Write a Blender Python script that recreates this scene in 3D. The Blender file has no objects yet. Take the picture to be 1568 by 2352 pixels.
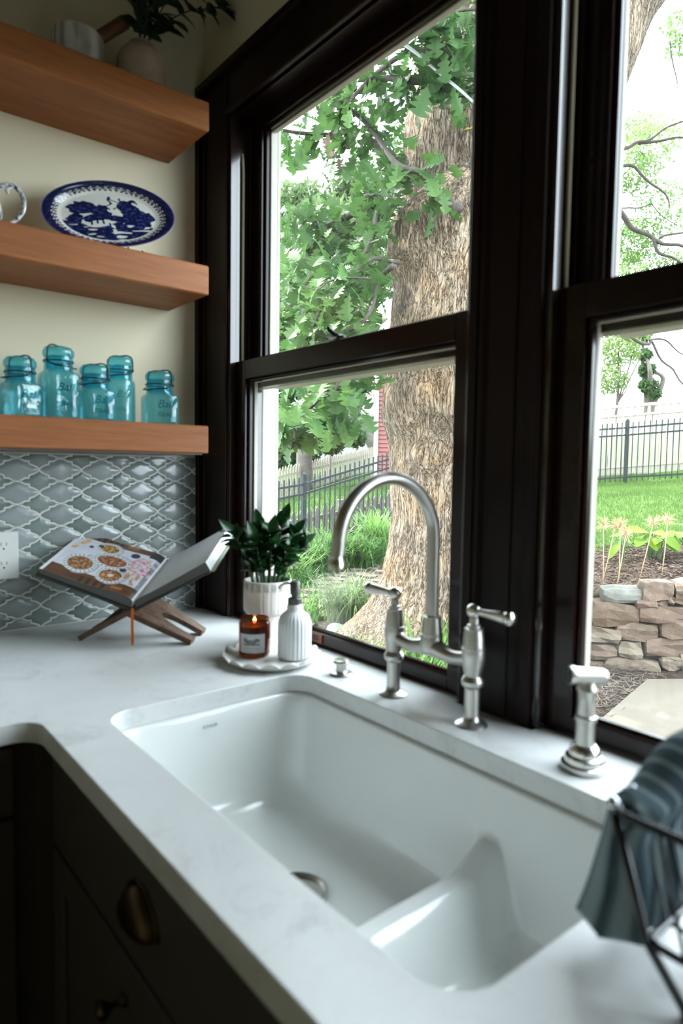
import bpy, math, random
import numpy as np
from mathutils import Vector, Matrix, noise, geometry

random.seed(7)
rng = np.random.default_rng(7)
S = bpy.context.scene
COL = S.collection

# ------------------------------------------------------------------ camera
cam_data = bpy.data.cameras.new('camera')
cam = bpy.data.objects.new('camera', cam_data)
COL.objects.link(cam)
R0 = Vector((0.6271880721844021, 0.7787255903071699, 0.014885466414017827))
D0 = Vector((0.05906253206235031, -0.028495134057789112, -0.997847505704861))
F0 = Vector((-0.7766252245555748, 0.626717226774387, -0.06386531334163076))
CAM = Vector((1.93575, -0.979, 1.355))
m3 = Matrix((R0, -D0, -F0)).transposed()
cam.matrix_world = Matrix.Translation(CAM) @ m3.to_4x4()
cam_data.sensor_fit = 'HORIZONTAL'
cam_data.sensor_width = 24.0
cam_data.lens = 1541.3 / 1568 * 24.0
cam_data.clip_start = 0.02
cam_data.clip_end = 300
cam_data.dof.use_dof = True
cam_data.dof.focus_distance = 5.2
cam_data.dof.aperture_fstop = 3.3
S.camera = cam

# ------------------------------------------------------------------ sky, sun, exposure
world = bpy.data.worlds.new('sky')
S.world = world
world.use_nodes = True
wn = world.node_tree
wn.nodes['Background'].inputs['Color'].default_value = (0.80, 0.91, 1.0, 1)
wn.nodes['Background'].inputs['Strength'].default_value = 14.0

sun_data = bpy.data.lights.new('sun', 'SUN')
sun_data.energy = 20.0
sun_data.angle = math.radians(1.5)
sun_data.color = (1.0, 0.95, 0.85)
sun = bpy.data.objects.new('sun', sun_data)
COL.objects.link(sun)
sun.rotation_euler = Vector((-0.62, -0.14, 0.77)).to_track_quat('Z', 'Y').to_euler()

# sky portals filling the two window openings (they only guide the sky light)
for nm, px in (('window_portal', 0.638), ('window_portal', 1.714), ('window_portal', 2.790)):
    ld = bpy.data.lights.new(nm, 'AREA')
    ld.shape = 'RECTANGLE'
    ld.size = 0.92
    ld.size_y = 1.46
    ld.cycles.is_portal = True
    lo = bpy.data.objects.new(nm, ld)
    COL.objects.link(lo)
    lo.location = (px, 0.175, 1.64)
    lo.rotation_euler = (math.radians(-90), 0, 0)

S.view_settings.view_transform = 'Standard'
S.view_settings.look = 'None'
S.view_settings.exposure = 0.0
S.view_settings.gamma = 1.0
S.view_settings.use_curve_mapping = False
S.cycles.use_denoising = True
S.cycles.max_bounces = 9
S.cycles.diffuse_bounces = 5
S.cycles.glossy_bounces = 4
S.cycles.transmission_bounces = 6
S.cycles.transparent_max_bounces = 24
S.cycles.sample_clamp_indirect = 6.0
S.cycles.caustics_reflective = False
S.cycles.caustics_refractive = False

# ------------------------------------------------------------------ helpers
class MB:
    """collects shapes and links them as ONE mesh object"""
    def __init__(self):
        self.v = []
        self.f = []
        self.c = []
    def add(self, v, f):
        o = len(self.v)
        self.v.extend([tuple(p) for p in v])
        self.f.extend([tuple(i + o for i in q) for q in f])
        return self
    def box(self, a, b, bev=0.0, M=None):
        x0, y0, z0 = a
        x1, y1, z1 = b
        if bev <= 0:
            v = [(x, y, z) for z in (z0, z1) for y in (y0, y1) for x in (x0, x1)]
            f = [(0, 2, 3, 1), (4, 5, 7, 6), (0, 1, 5, 4), (2, 6, 7, 3), (0, 4, 6, 2), (1, 3, 7, 5)]
        else:
            v = []
            idx = {}
            for sx in (0, 1):
                for sy in (0, 1):
                    for sz in (0, 1):
                        p = [x1 if sx else x0, y1 if sy else y0, z1 if sz else z0]
                        d = [-bev if sx else bev, -bev if sy else bev, -bev if sz else bev]
                        for ax in range(3):
                            q = [p[k] + (d[k] if k != ax else 0) for k in range(3)]
                            idx[(sx, sy, sz, ax)] = len(v)
                            v.append(tuple(q))
            f = []
            for s in (0, 1):
                f.append([idx[(s, a_, b_, 0)] for a_, b_ in ((0, 0), (1, 0), (1, 1), (0, 1))][::1 if s else -1])
                f.append([idx[(a_, s, b_, 1)] for a_, b_ in ((0, 0), (1, 0), (1, 1), (0, 1))][::-1 if s else 1])
                f.append([idx[(a_, b_, s, 2)] for a_, b_ in ((0, 0), (1, 0), (1, 1), (0, 1))][::1 if s else -1])
            for s in (0, 1):
                for t in (0, 1):
                    f.append([idx[(0, s, t, 1)], idx[(1, s, t, 1)], idx[(1, s, t, 2)], idx[(0, s, t, 2)]])
                    f.append([idx[(s, 0, t, 0)], idx[(s, 1, t, 0)], idx[(s, 1, t, 2)], idx[(s, 0, t, 2)]])
                    f.append([idx[(s, t, 0, 0)], idx[(s, t, 1, 0)], idx[(s, t, 1, 1)], idx[(s, t, 0, 1)]])
            for sx in (0, 1):
                for sy in (0, 1):
                    for sz in (0, 1):
                        f.append([idx[(sx, sy, sz, k)] for k in range(3)])
        if M is not None:
            v = [M @ Vector(p) for p in v]
        return self.add(v, f)
    def tube(self, pts, rad, n=8, cap=True, up=None):
        pts = [Vector(p) for p in pts]
        if not hasattr(rad, '__len__'):
            rad = [rad] * len(pts)
        v, f = [], []
        prev = None
        for i, p in enumerate(pts):
            t = (pts[min(i + 1, len(pts) - 1)] - pts[max(i - 1, 0)])
            if t.length < 1e-9:
                t = Vector((0, 0, 1))
            t.normalize()
            if prev is None:
                a = up if up is not None else (Vector((0, 0, 1)) if abs(t.z) < 0.9 else Vector((1, 0, 0)))
                prev = (a - t * a.dot(t)).normalized()
            else:
                prev = (prev - t * prev.dot(t)).normalized()
            b = t.cross(prev)
            for k in range(n):
                an = 2 * math.pi * k / n
                v.append(p + (prev * math.cos(an) + b * math.sin(an)) * rad[i])
        for i in range(len(pts) - 1):
            for k in range(n):
                k2 = (k + 1) % n
                f.append((i * n + k, i * n + k2, (i + 1) * n + k2, (i + 1) * n + k))
        if cap:
            f.append(tuple(range(n))[::-1])
            f.append(tuple(range((len(pts) - 1) * n, len(pts) * n)))
        return self.add(v, f)
    def lathe(self, prof, c=(0, 0, 0), n=32, M=None, cap=True, rmod=None):
        """prof: list of (radius, z); closed at ends with a fan when radius > 0 and cap"""
        v, f = [], []
        for (r, z) in prof:
            for k in range(n):
                a = 2 * math.pi * k / n
                rr = r * (rmod(a, z) if rmod else 1)
                v.append(Vector((rr * math.cos(a), rr * math.sin(a), z)))
        for i in range(len(prof) - 1):
            for k in range(n):
                k2 = (k + 1) % n
                f.append((i * n + k, i * n + k2, (i + 1) * n + k2, (i + 1) * n + k))
        if cap:
            f.append(tuple(range(n))[::-1])
            f.append(tuple(range((len(prof) - 1) * n, len(prof) * n)))
        if M is not None:
            v = [M @ p for p in v]
        c = Vector(c)
        return self.add([p + c for p in v], f)
    def grid(self, P, nu, nv, closed_u=False):
        """P: list of rows (nv rows with nu points)"""
        v = [p for row in P for p in row]
        f = []
        for j in range(nv - 1):
            for i in range(nu if closed_u else nu - 1):
                i2 = (i + 1) % nu
                f.append((j * nu + i, j * nu + i2, (j + 1) * nu + i2, (j + 1) * nu + i))
        return self.add(v, f)
    def prism(self, poly, lo, hi, axis=2):
        """poly: list of (a, b) points, extruded along axis between lo and hi"""
        n = len(poly)
        def P(a, b, h):
            return {2: (a, b, h), 1: (a, h, b), 0: (h, a, b)}[axis]
        v = [P(a, b, lo) for a, b in poly] + [P(a, b, hi) for a, b in poly]
        f = [(i, (i + 1) % n, n + (i + 1) % n, n + i) for i in range(n)]
        tris = geometry.tessellate_polygon([[Vector((a, b, 0)) for a, b in poly]])
        for t in tris:
            f.append(tuple(t)[::-1])
            f.append(tuple(i + n for i in t))
        return self.add(v, f)
    def build(self, name, mat, parent=None, smooth=False, angle=None, kind=None, label=None, cols=None, fix=True):
        o = Vector(parent['_o']) if parent is not None and '_o' in parent else Vector((0, 0, 0))
        me = bpy.data.meshes.new(name)
        me.from_pydata([(p[0] - o.x, p[1] - o.y, p[2] - o.z) for p in self.v], [], self.f)
        if fix:
            fix_normals(me)
        if mat is not None:
            for mm in (mat if isinstance(mat, (list, tuple)) else [mat]):
                me.materials.append(mm)
        if cols is not None:
            at = me.color_attributes.new('print', 'FLOAT_COLOR', 'POINT')
            at.data.foreach_set('color', np.asarray(cols, dtype=np.float32).ravel())
        return link(name, me, parent, smooth, angle, kind, label)

def fix_normals(me):
    import bmesh
    b = bmesh.new()
    b.from_mesh(me)
    bmesh.ops.recalc_face_normals(b, faces=b.faces)
    b.to_mesh(me)
    b.free()

def link(name, me, parent=None, smooth=False, angle=None, kind=None, label=None):
    ob = bpy.data.objects.new(name, me)
    COL.objects.link(ob)
    if smooth or angle:
        me.polygons.foreach_set('use_smooth', [True] * len(me.polygons))
        if angle:
            import bmesh
            b = bmesh.new()
            b.from_mesh(me)
            lim = math.radians(angle)
            for e in b.edges:
                if len(e.link_faces) == 2:
                    e.smooth = e.calc_face_angle(0) < lim
            b.to_mesh(me)
            b.free()
    if parent is not None:
        ob.parent = parent
        ob['_o'] = parent['_o'] if '_o' in parent else (0.0, 0.0, 0.0)
    else:
        ob['_o'] = (0.0, 0.0, 0.0)
    if kind:
        ob['kind'] = kind
    if label:
        ob['label'] = label
    return ob

def thing(name, label, cat, loc=(0, 0, 0), group=None):
    o = bpy.data.objects.new(name, None)
    o.empty_display_size = 0.05
    COL.objects.link(o)
    o.location = loc
    o['_o'] = tuple(loc)
    if label:
        o['label'] = label
    if cat:
        o['category'] = cat
    if group:
        o['group'] = group
    return o

def tag(o, label, cat, group=None):
    o['label'] = label
    o['category'] = cat
    if group:
        o['group'] = group
    return o

def struct(name, loc=(0, 0, 0)):
    o = thing(name, None, None, loc)
    o['kind'] = 'structure'
    return o

def piece(name, me, parent, M):
    """a part that shares mesh data, placed by a world matrix"""
    ob = bpy.data.objects.new(name, me)
    COL.objects.link(ob)
    ob.parent = parent
    ob['_o'] = parent['_o']
    o = Vector(parent['_o'])
    ob.matrix_basis = Matrix.Translation(-o) @ M
    return ob

def text_mesh(txt, size, extrude=0.0003, shear=0.0, bold=0.0):
    cu = bpy.data.curves.new('lettering', 'FONT')
    cu.body = txt
    cu.size = size
    cu.extrude = extrude
    cu.shear = shear
    cu.offset = bold
    cu.align_x = 'CENTER'
    cu.align_y = 'CENTER'
    cu.resolution_u = 3
    ob = bpy.data.objects.new('lettering', cu)
    me = bpy.data.meshes.new_from_object(ob)
    bpy.data.objects.remove(ob)
    bpy.data.curves.remove(cu)
    return me

def frame(origin, ex, ey):
    """matrix whose x axis is ex, y axis is ey, z = ex x ey"""
    ex = Vector(ex).normalized()
    ez = ex.cross(Vector(ey)).normalized()
    ey = ez.cross(ex)
    return Matrix.Translation(Vector(origin)) @ Matrix((ex, ey, ez)).transposed().to_4x4()

def smooth01(x, a, b):
    t = min(1, max(0, (x - a) / (b - a)))
    return t * t * (3 - 2 * t)

def catmull(pts, k=6):
    pts = [Vector(p) for p in pts]
    out = []
    for i in range(len(pts) - 1):
        p0, p1, p2, p3 = pts[max(i - 1, 0)], pts[i], pts[i + 1], pts[min(i + 2, len(pts) - 1)]
        for j in range(k):
            t = j / k
            out.append(0.5 * ((2 * p1) + (p2 - p0) * t + (2 * p0 - 5 * p1 + 4 * p2 - p3) * t * t + (3 * p1 - p0 - 3 * p2 + p3) * t ** 3))
    out.append(pts[-1])
    return out

# ------------------------------------------------------------------ materials
class NT:
    def __init__(self, name):
        self.m = bpy.data.materials.new(name)
        self.m.use_nodes = True
        self.t = self.m.node_tree
        self.t.nodes.clear()
        self.out = self.t.nodes.new('ShaderNodeOutputMaterial')
    def n(self, typ, **kw):
        nd = self.t.nodes.new('ShaderNode' + typ)
        for k, v in kw.items():
            if k.startswith('i_'):
                key = k[2:].replace('_', ' ')
                sock = nd.inputs[int(key)] if key.isdigit() else nd.inputs[key]
                if hasattr(v, 'is_output') or isinstance(v, bpy.types.NodeSocket):
                    self.t.links.new(v, sock)
                else:
                    sock.default_value = v
            else:
                setattr(nd, k, v)
        return nd
    def link(self, a, b):
        self.t.links.new(a, b)
    def ramp(self, fac, stops, interp='LINEAR'):
        r = self.n('ValToRGB')
        r.color_ramp.interpolation = interp
        el = r.color_ramp.elements
        while len(el) < len(stops):
            el.new(0.5)
        for e, (p, c) in zip(el, stops):
            e.position = p
            e.color = (*c, 1)
        self.link(fac, r.inputs['Fac'])
        return r.outputs['Color']
    def coord(self, scale=(1, 1, 1), kind='Object', rot=(0, 0, 0)):
        tc = self.n('TexCoord')
        mp = self.n('Mapping')
        mp.inputs['Scale'].default_value = scale
        mp.inputs['Rotation'].default_value = rot
        self.link(tc.outputs[kind], mp.inputs['Vector'])
        return mp.outputs['Vector']
    def bsdf(self, **kw):
        b = self.n('BsdfPrincipled', **kw)
        self.link(b.outputs[0], self.out.inputs['Surface'])
        return b
    def bump(self, h, strength=0.3, dist=0.002):
        b = self.n('Bump', i_Strength=strength, i_Distance=dist, i_Height=h)
        return b.outputs['Normal']

def plain(name, c, rough=0.5, metal=0.0, coat=0.0, noise_amt=0.0, noise_scale=20.0, bump=0.0, bump_scale=60.0, spec=0.5):
    N = NT(name)
    b = N.bsdf(i_Roughness=rough, i_Metallic=metal)
    b.inputs['Specular IOR Level'].default_value = spec
    b.inputs['Coat Weight'].default_value = coat
    b.inputs['Coat Roughness'].default_value = 0.08
    if noise_amt:
        nz = N.n('TexNoise', i_Vector=N.coord(), i_Scale=noise_scale, i_Detail=5.0)
        lo = tuple(max(0, x * (1 - noise_amt)) for x in c)
        hi = tuple(min(1, x * (1 + noise_amt)) for x in c)
        N.link(N.ramp(nz.outputs['Fac'], [(0.3, lo), (0.7, hi)]), b.inputs['Base Color'])
    else:
        b.inputs['Base Color'].default_value = (*c, 1)
    if bump:
        nb = N.n('TexNoise', i_Vector=N.coord(), i_Scale=bump_scale, i_Detail=4.0)
        N.link(N.bump(nb.outputs['Fac'], bump, 0.001), b.inputs['Normal'])
    return N.m

def wood(name, dark, light, grain=(40, 3, 40), rough=0.4, coat=0.0, bump=0.15, fine=6.0, spec=0.5):
    N = NT(name)
    v = N.coord(grain)
    n1 = N.n('TexNoise', i_Vector=v, i_Scale=1.0, i_Detail=6.0, i_Roughness=0.65, i_Distortion=0.4)
    n2 = N.n('TexNoise', i_Vector=N.coord(tuple(g * fine for g in grain)), i_Scale=1.0, i_Detail=3.0)
    mx = N.n('Math', operation='MULTIPLY_ADD', i_0=n2.outputs['Fac'], i_1=0.35, i_2=n1.outputs['Fac'])
    col = N.ramp(mx.outputs[0], [(0.42, dark), (0.88, light)])
    b = N.bsdf(i_Roughness=rough)
    b.inputs['Coat Weight'].default_value = coat
    b.inputs['Coat Roughness'].default_value = 0.1
    b.inputs['Specular IOR Level'].default_value = spec
    N.link(col, b.inputs['Base Color'])
    N.link(N.bump(n2.outputs['Fac'], bump, 0.0006), b.inputs['Normal'])
    return N.m

def printed(name, rough=0.4, spec=0.5):
    N = NT(name)
    a = N.n('VertexColor', layer_name='print')
    b = N.bsdf(i_Roughness=rough)
    b.inputs['Specular IOR Level'].default_value = spec
    N.link(a.outputs['Color'], b.inputs['Base Color'])
    return N.m

def schlick(N, f0, normal=None):
    lw = N.n('LayerWeight', i_Blend=0.5)
    if normal is not None:
        N.link(normal, lw.inputs['Normal'])
    p = N.n('Math', operation='POWER', i_0=lw.outputs['Facing'], i_1=5.0)
    q_ = N.n('Math', operation='MULTIPLY_ADD', i_0=p.outputs[0], i_1=0.9 - f0, i_2=f0)
    return q_.outputs[0]

def clear_glass(name, tint=(1, 1, 1), gloss=0.06, film=0.0, filmcol=(0.9, 0.95, 0.9), rough=0.02, edge=0.0):
    N = NT(name)
    tr = N.n('BsdfTransparent', i_Color=(*tint, 1))
    gl = N.n('BsdfGlossy', i_Roughness=rough)
    last = tr.outputs[0]
    if film:
        df = N.n('BsdfTranslucent', i_Color=(*filmcol, 1))
        dd = N.n('BsdfDiffuse', i_Color=(*filmcol, 1))
        m0 = N.n('MixShader', i_0=0.5, i_1=df.outputs[0], i_2=dd.outputs[0])
        m1 = N.n('MixShader', i_0=film, i_1=last, i_2=m0.outputs[0])
        last = m1.outputs[0]
    fm = schlick(N, gloss)
    m2 = N.n('MixShader', i_0=fm, i_1=last, i_2=gl.outputs[0])
    N.link(m2.outputs[0], N.out.inputs['Surface'])
    return N.m

def leafy(name, dark, light, trans=0.35, rough=0.45, spec=0.4, scale=1.5):
    N = NT(name)
    info = N.n('ObjectInfo')
    geo = N.n('NewGeometry')
    nz = N.n('TexNoise', i_Vector=geo.outputs['Position'], i_Scale=scale, i_Detail=3.0)
    ad = N.n('Math', operation='MULTIPLY_ADD', i_0=info.outputs['Random'], i_1=0.5, i_2=nz.outputs['Fac'])
    col = N.ramp(ad.outputs[0], [(0.4, dark), (1.05, light)])
    b = N.n('BsdfPrincipled', i_Roughness=rough)
    b.inputs['Specular IOR Level'].default_value = spec
    N.link(col, b.inputs['Base Color'])
    t = N.n('BsdfTranslucent')
    N.link(col, t.inputs['Color'])
    mx = N.n('MixShader', i_0=trans, i_1=b.outputs[0], i_2=t.outputs[0])
    N.link(mx.outputs[0], N.out.inputs['Surface'])
    return N.m

M_WALL = plain('cream_wall_paint', (0.80, 0.73, 0.53), 0.75, bump=0.08, bump_scale=180)
M_CEIL = plain('ceiling_paint', (0.22, 0.21, 0.18), 0.8)
M_DARKWALL = plain('dark_green_wall_paint', (0.055, 0.06, 0.05), 0.6)
M_FLOOR = wood('dark_floor_wood', (0.05, 0.03, 0.02), (0.12, 0.07, 0.045), (3, 30, 3), 0.4)
M_TRIM = wood('dark_stained_trim', (0.004, 0.0014, 0.0012), (0.011, 0.0036, 0.0028), (26, 26, 1.6), 0.4, coat=0.03, bump=0.25, spec=0.16)
M_TRIMH = wood('dark_stained_rail', (0.004, 0.0014, 0.0012), (0.012, 0.004, 0.003), (1.6, 26, 26), 0.35, coat=0.08, bump=0.25, spec=0.2)
M_SASH = wood('varnished_sash', (0.005, 0.002, 0.0017), (0.017, 0.006, 0.0045), (20, 20, 20), 0.22, coat=0.10, bump=0.12, spec=0.22)
M_JAMB = wood('varnished_jamb', (0.006, 0.003, 0.0025), (0.02, 0.009, 0.007), (26, 26, 1.6), 0.14, coat=0.5, bump=0.05, spec=0.5)
M_EXT = plain('white_exterior_paint', (0.40, 0.39, 0.33), 0.55, noise_amt=0.05, noise_scale=12)
M_OAK = wood('oiled_oak', (0.20, 0.064, 0.017), (0.37, 0.138, 0.044), (22, 2.2, 30), 0.5, coat=0.0, bump=0.2, spec=0.25)
M_GLASS = clear_glass('window_glass', (0.985, 0.995, 0.99), 0.03, film=0.004)
M_NICKEL = plain('brushed_nickel', (0.47, 0.455, 0.42), 0.34, 1.0)
M_NICKEL2 = plain('polished_nickel', (0.58, 0.56, 0.52), 0.22, 1.0)
M_CAB = plain('dark_cabinet_paint', (0.060, 0.054, 0.043), 0.5)
M_PULL = plain('aged_brass', (0.07, 0.048, 0.026), 0.35, 1.0)
M_BLACK = plain('black_metal', (0.012, 0.012, 0.014), 0.35, 0.6)
M_BLACKWIRE = plain('black_coated_wire', (0.006, 0.006, 0.009), 0.22)
M_WHITECER = plain('white_ceramic', (0.78, 0.77, 0.74), 0.3)
# ================================================================== the room
fl = MB().box((-0.02, -3.6, -0.05), (4.4, 0.02, 0.0)).build('floor', M_FLOOR)
fl['kind'] = 'structure'
ce = MB().box((-0.1, -3.7, 2.78), (4.5, 0.2, 2.84)).build('ceiling', M_CEIL)
ce['kind'] = 'structure'
wb = MB().box((-0.1, -3.7, 0), (4.5, -3.6, 2.78)).build('wall_back', M_WALL)
wb['kind'] = 'structure'
wr = MB().box((4.4, -3.6, 0), (4.5, 0.0, 2.78)).build('wall_right', M_WALL)
wr['kind'] = 'structure'

# wall with the windows: pieces round the two openings
wf = MB()
wf.box((-0.1, 0.02, 0), (4.5, 0.17, 0.90))
wf.box((-0.1, 0.02, 2.385), (4.5, 0.17, 2.78))
wf.box((-0.1, 0.02, 0.90), (0.158, 0.17, 2.385))
wf.box((1.125, 0.02, 0.90), (1.226, 0.17, 2.385))
wf.box((2.201, 0.02, 0.90), (2.302, 0.17, 2.385))
wf.box((3.269, 0.02, 0.90), (4.5, 0.17, 2.385))
wf = wf.build('wall_front', M_WALL)
wf['kind'] = 'structure'

wall_left = struct('wall_left')
MB().box((-0.1, -3.6, 0), (0.0, 0.02, 2.78)).build('plaster', M_WALL, wall_left)

# ---- tiled backsplash: every lantern tile is a piece of the wall
def tile_mat(name, a, b, rough):
    N = NT(name)
    info = N.n('ObjectInfo')
    nz = N.n('TexNoise', i_Vector=N.coord(), i_Scale=18.0, i_Detail=3.0)
    ad = N.n('Math', operation='MULTIPLY_ADD', i_0=nz.outputs['Fac'], i_1=0.5, i_2=info.outputs['Random'])
    col = N.ramp(ad.outputs[0], [(0.25, a), (1.25, b)])
    s = N.bsdf(i_Roughness=rough)
    s.inputs['Coat Weight'].default_value = 0.3
    s.inputs['Coat Roughness'].default_value = 0.06
    N.link(col, s.inputs['Base Color'])
    n2 = N.n('TexNoise', i_Vector=N.coord(), i_Scale=35.0, i_Detail=1.0)
    N.link(N.bump(n2.outputs['Fac'], 0.25, 0.0012), s.inputs['Normal'])
    return N.m
M_TILE_A = tile_mat('grey_glaze', (0.215, 0.24, 0.245), (0.30, 0.335, 0.335), 0.24)
M_TILE_B = tile_mat('sea_green_glaze', (0.135, 0.175, 0.165), (0.205, 0.255, 0.24), 0.28)
M_GROUT = plain('pale_grout', (0.74, 0.75, 0.70), 0.8, noise_amt=0.05, noise_scale=60)
PY, PZ = 0.0562, 0.0308
TC_Y, TC_Z = -0.419, 1.341
Y_END = -0.012
Z_LO, Z_HI = 0.911, 1.386
MB().box((-0.001, -1.6, Z_LO), (0.0082, 0.0, Z_HI)).build('grout', M_GROUT, wall_left)
q = [(-1, 0), (-.955, .12), (-.88, .235), (-.76, .36), (-.555, .50), (-.535, .72), (-.345, .745), (-.235, .87), (-.13, .965), (0, 1)]
qA = q
lowerleft = [(u, -v) for u, v in q]                       # left tip -> bottom
lowerright = [(-u, v) for u, v in lowerleft][::-1][1:]    # bottom -> right tip
upper = [(u, -v) for u, v in (lowerleft + lowerright)][::-1][1:-1]
shapeA = lowerleft + lowerright + upper
eB = [(u + 1, v - 1) for u, v in [(u, v) for u, v in q]]  # B: bottom -> right tip, in its own frame
bR = eB
bL = [(-u, v) for u, v in bR][::-1]
low = bL + bR[1:]
shapeB = low + [(u, -v) for u, v in low][::-1][1:-1]

def inset(poly, d):
    n = len(poly)
    out = []
    for i in range(n):
        a, b, c = Vector(poly[i - 1]), Vector(poly[i]), Vector(poly[(i + 1) % n])
        e1, e2 = (b - a).normalized(), (c - b).normalized()
        n1, n2 = Vector((-e1.y, e1.x)), Vector((-e2.y, e2.x))
        m = n1 + n2
        k = d / max(0.45, m.length_squared / 2)
        out.append(tuple(b + m * k))
    return out

def clip(poly, ax, lim, keep_less):
    out = []
    n = len(poly)
    ins = lambda p: (p[ax] <= lim) == keep_less or p[ax] == lim
    for i in range(n):
        a, b = poly[i], poly[(i + 1) % n]
        if ins(a):
            out.append(a)
        if ins(a) != ins(b):
            t = (lim - a[ax]) / (b[ax] - a[ax])
            out.append((a[0] + (b[0] - a[0]) * t, a[1] + (b[1] - a[1]) * t))
    return out

def tile_mesh(poly, mat, dome):
    """poly (y, z) around 0, counter-clockwise seen from +x"""
    n = len(poly)
    cy = sum(p[0] for p in poly) / n
    cz = sum(p[1] for p in poly) / n
    v = [(0.0, y, z) for y, z in poly] + [(0.0055, y, z) for y, z in poly]
    v += [(0.0066 + dome * 0.3, cy + (y - cy) * 0.93, cz + (z - cz) * 0.93) for y, z in poly]
    v += [(0.0067 + dome, cy + (y - cy) * 0.45, cz + (z - cz) * 0.45) for y, z in poly] + [(0.0067 + dome * 1.1, cy, cz)]
    f = []
    for r in range(3):
        f += [(r * n + i, r * n + (i + 1) % n, (r + 1) * n + (i + 1) % n, (r + 1) * n + i) for i in range(n)]
    f += [(3 * n + i, 3 * n + (i + 1) % n, 4 * n) for i in range(n)]
    me = bpy.data.meshes.new('tile')
    me.from_pydata(v, [], f)
    me.polygons.foreach_set('use_smooth', [i >= n for i in range(len(me.polygons))])
    fix_normals(me)
    me.materials.append(mat)
    return me

def scaled(shape, g=0.0021):
    p = [(u * PY, v * PZ) for u, v in shape]
    return inset(p, g)
polyA, polyB = scaled(shapeA), scaled(shapeB)
meA, meB = tile_mesh(polyA, M_TILE_A, 0.0009), tile_mesh(polyB, M_TILE_B, 0.0001)
for j in range(-16, 4):
    for i in range(-12, 10):
        for kind in (0, 1):
            cy = TC_Y + i * 2 * PY + (PY if kind else 0)
            cz = TC_Z + j * 2 * PZ + (PZ if kind else 0)
            if cy < -0.86 or cy - PY > Y_END or cz - PZ > Z_HI or cz + PZ < Z_LO:
                continue
            poly = polyB if kind else polyA
            me = meB if kind else meA
            wp = [(y + cy, z + cz) for y, z in poly]
            if max(p[0] for p in wp) > Y_END or max(p[1] for p in wp) > Z_HI - 0.003 or min(p[1] for p in wp) < Z_LO + 0.002:
                wp = clip(clip(clip(wp, 0, Y_END, True), 1, Z_HI - 0.003, True), 1, Z_LO + 0.002, False)
                if len(wp) < 3 or max(p[0] for p in wp) - min(p[0] for p in wp) < 0.006 or max(p[1] for p in wp) - min(p[1] for p in wp) < 0.004:
                    continue
                me = tile_mesh([(y - cy, z - cz) for y, z in wp], M_TILE_B if kind else M_TILE_A, 0.0004)
            piece('tile', me, wall_left, Matrix.Translation((0.003, cy, cz)))
for j in range(8):                                        # narrow scalloped edge pieces beside the window casing
    z0 = Z_LO + 0.003 + j * 2 * PZ
    z1 = min(z0 + 2 * PZ - 0.003, Z_HI - 0.003)
    if z1 - z0 < 0.01:
        continue
    e = [(-0.010 + 0.0045 * (2 * k / 8 - 1) ** 2, z0 + (z1 - z0) * k / 8) for k in range(9)][::-1]
    piece('edge_tile', tile_mesh([(-0.001, z0), (-0.001, z1)] + e, M_TILE_B, 0.0003), wall_left, Matrix.Translation((0.003, 0, 0)))

# ---- windows
def molding_v(mb, x, y0, z0, z1, steps, sgn=1):
    """a vertical moulding: list of (dx0, dx1, proud)"""
    for a, b, pr in steps:
        xa, xb = sorted((x + sgn * a, x + sgn * b))
        mb.box((xa, y0 - pr, z0), (xb, y0 + 0.02, z1), 0.0018)

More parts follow.
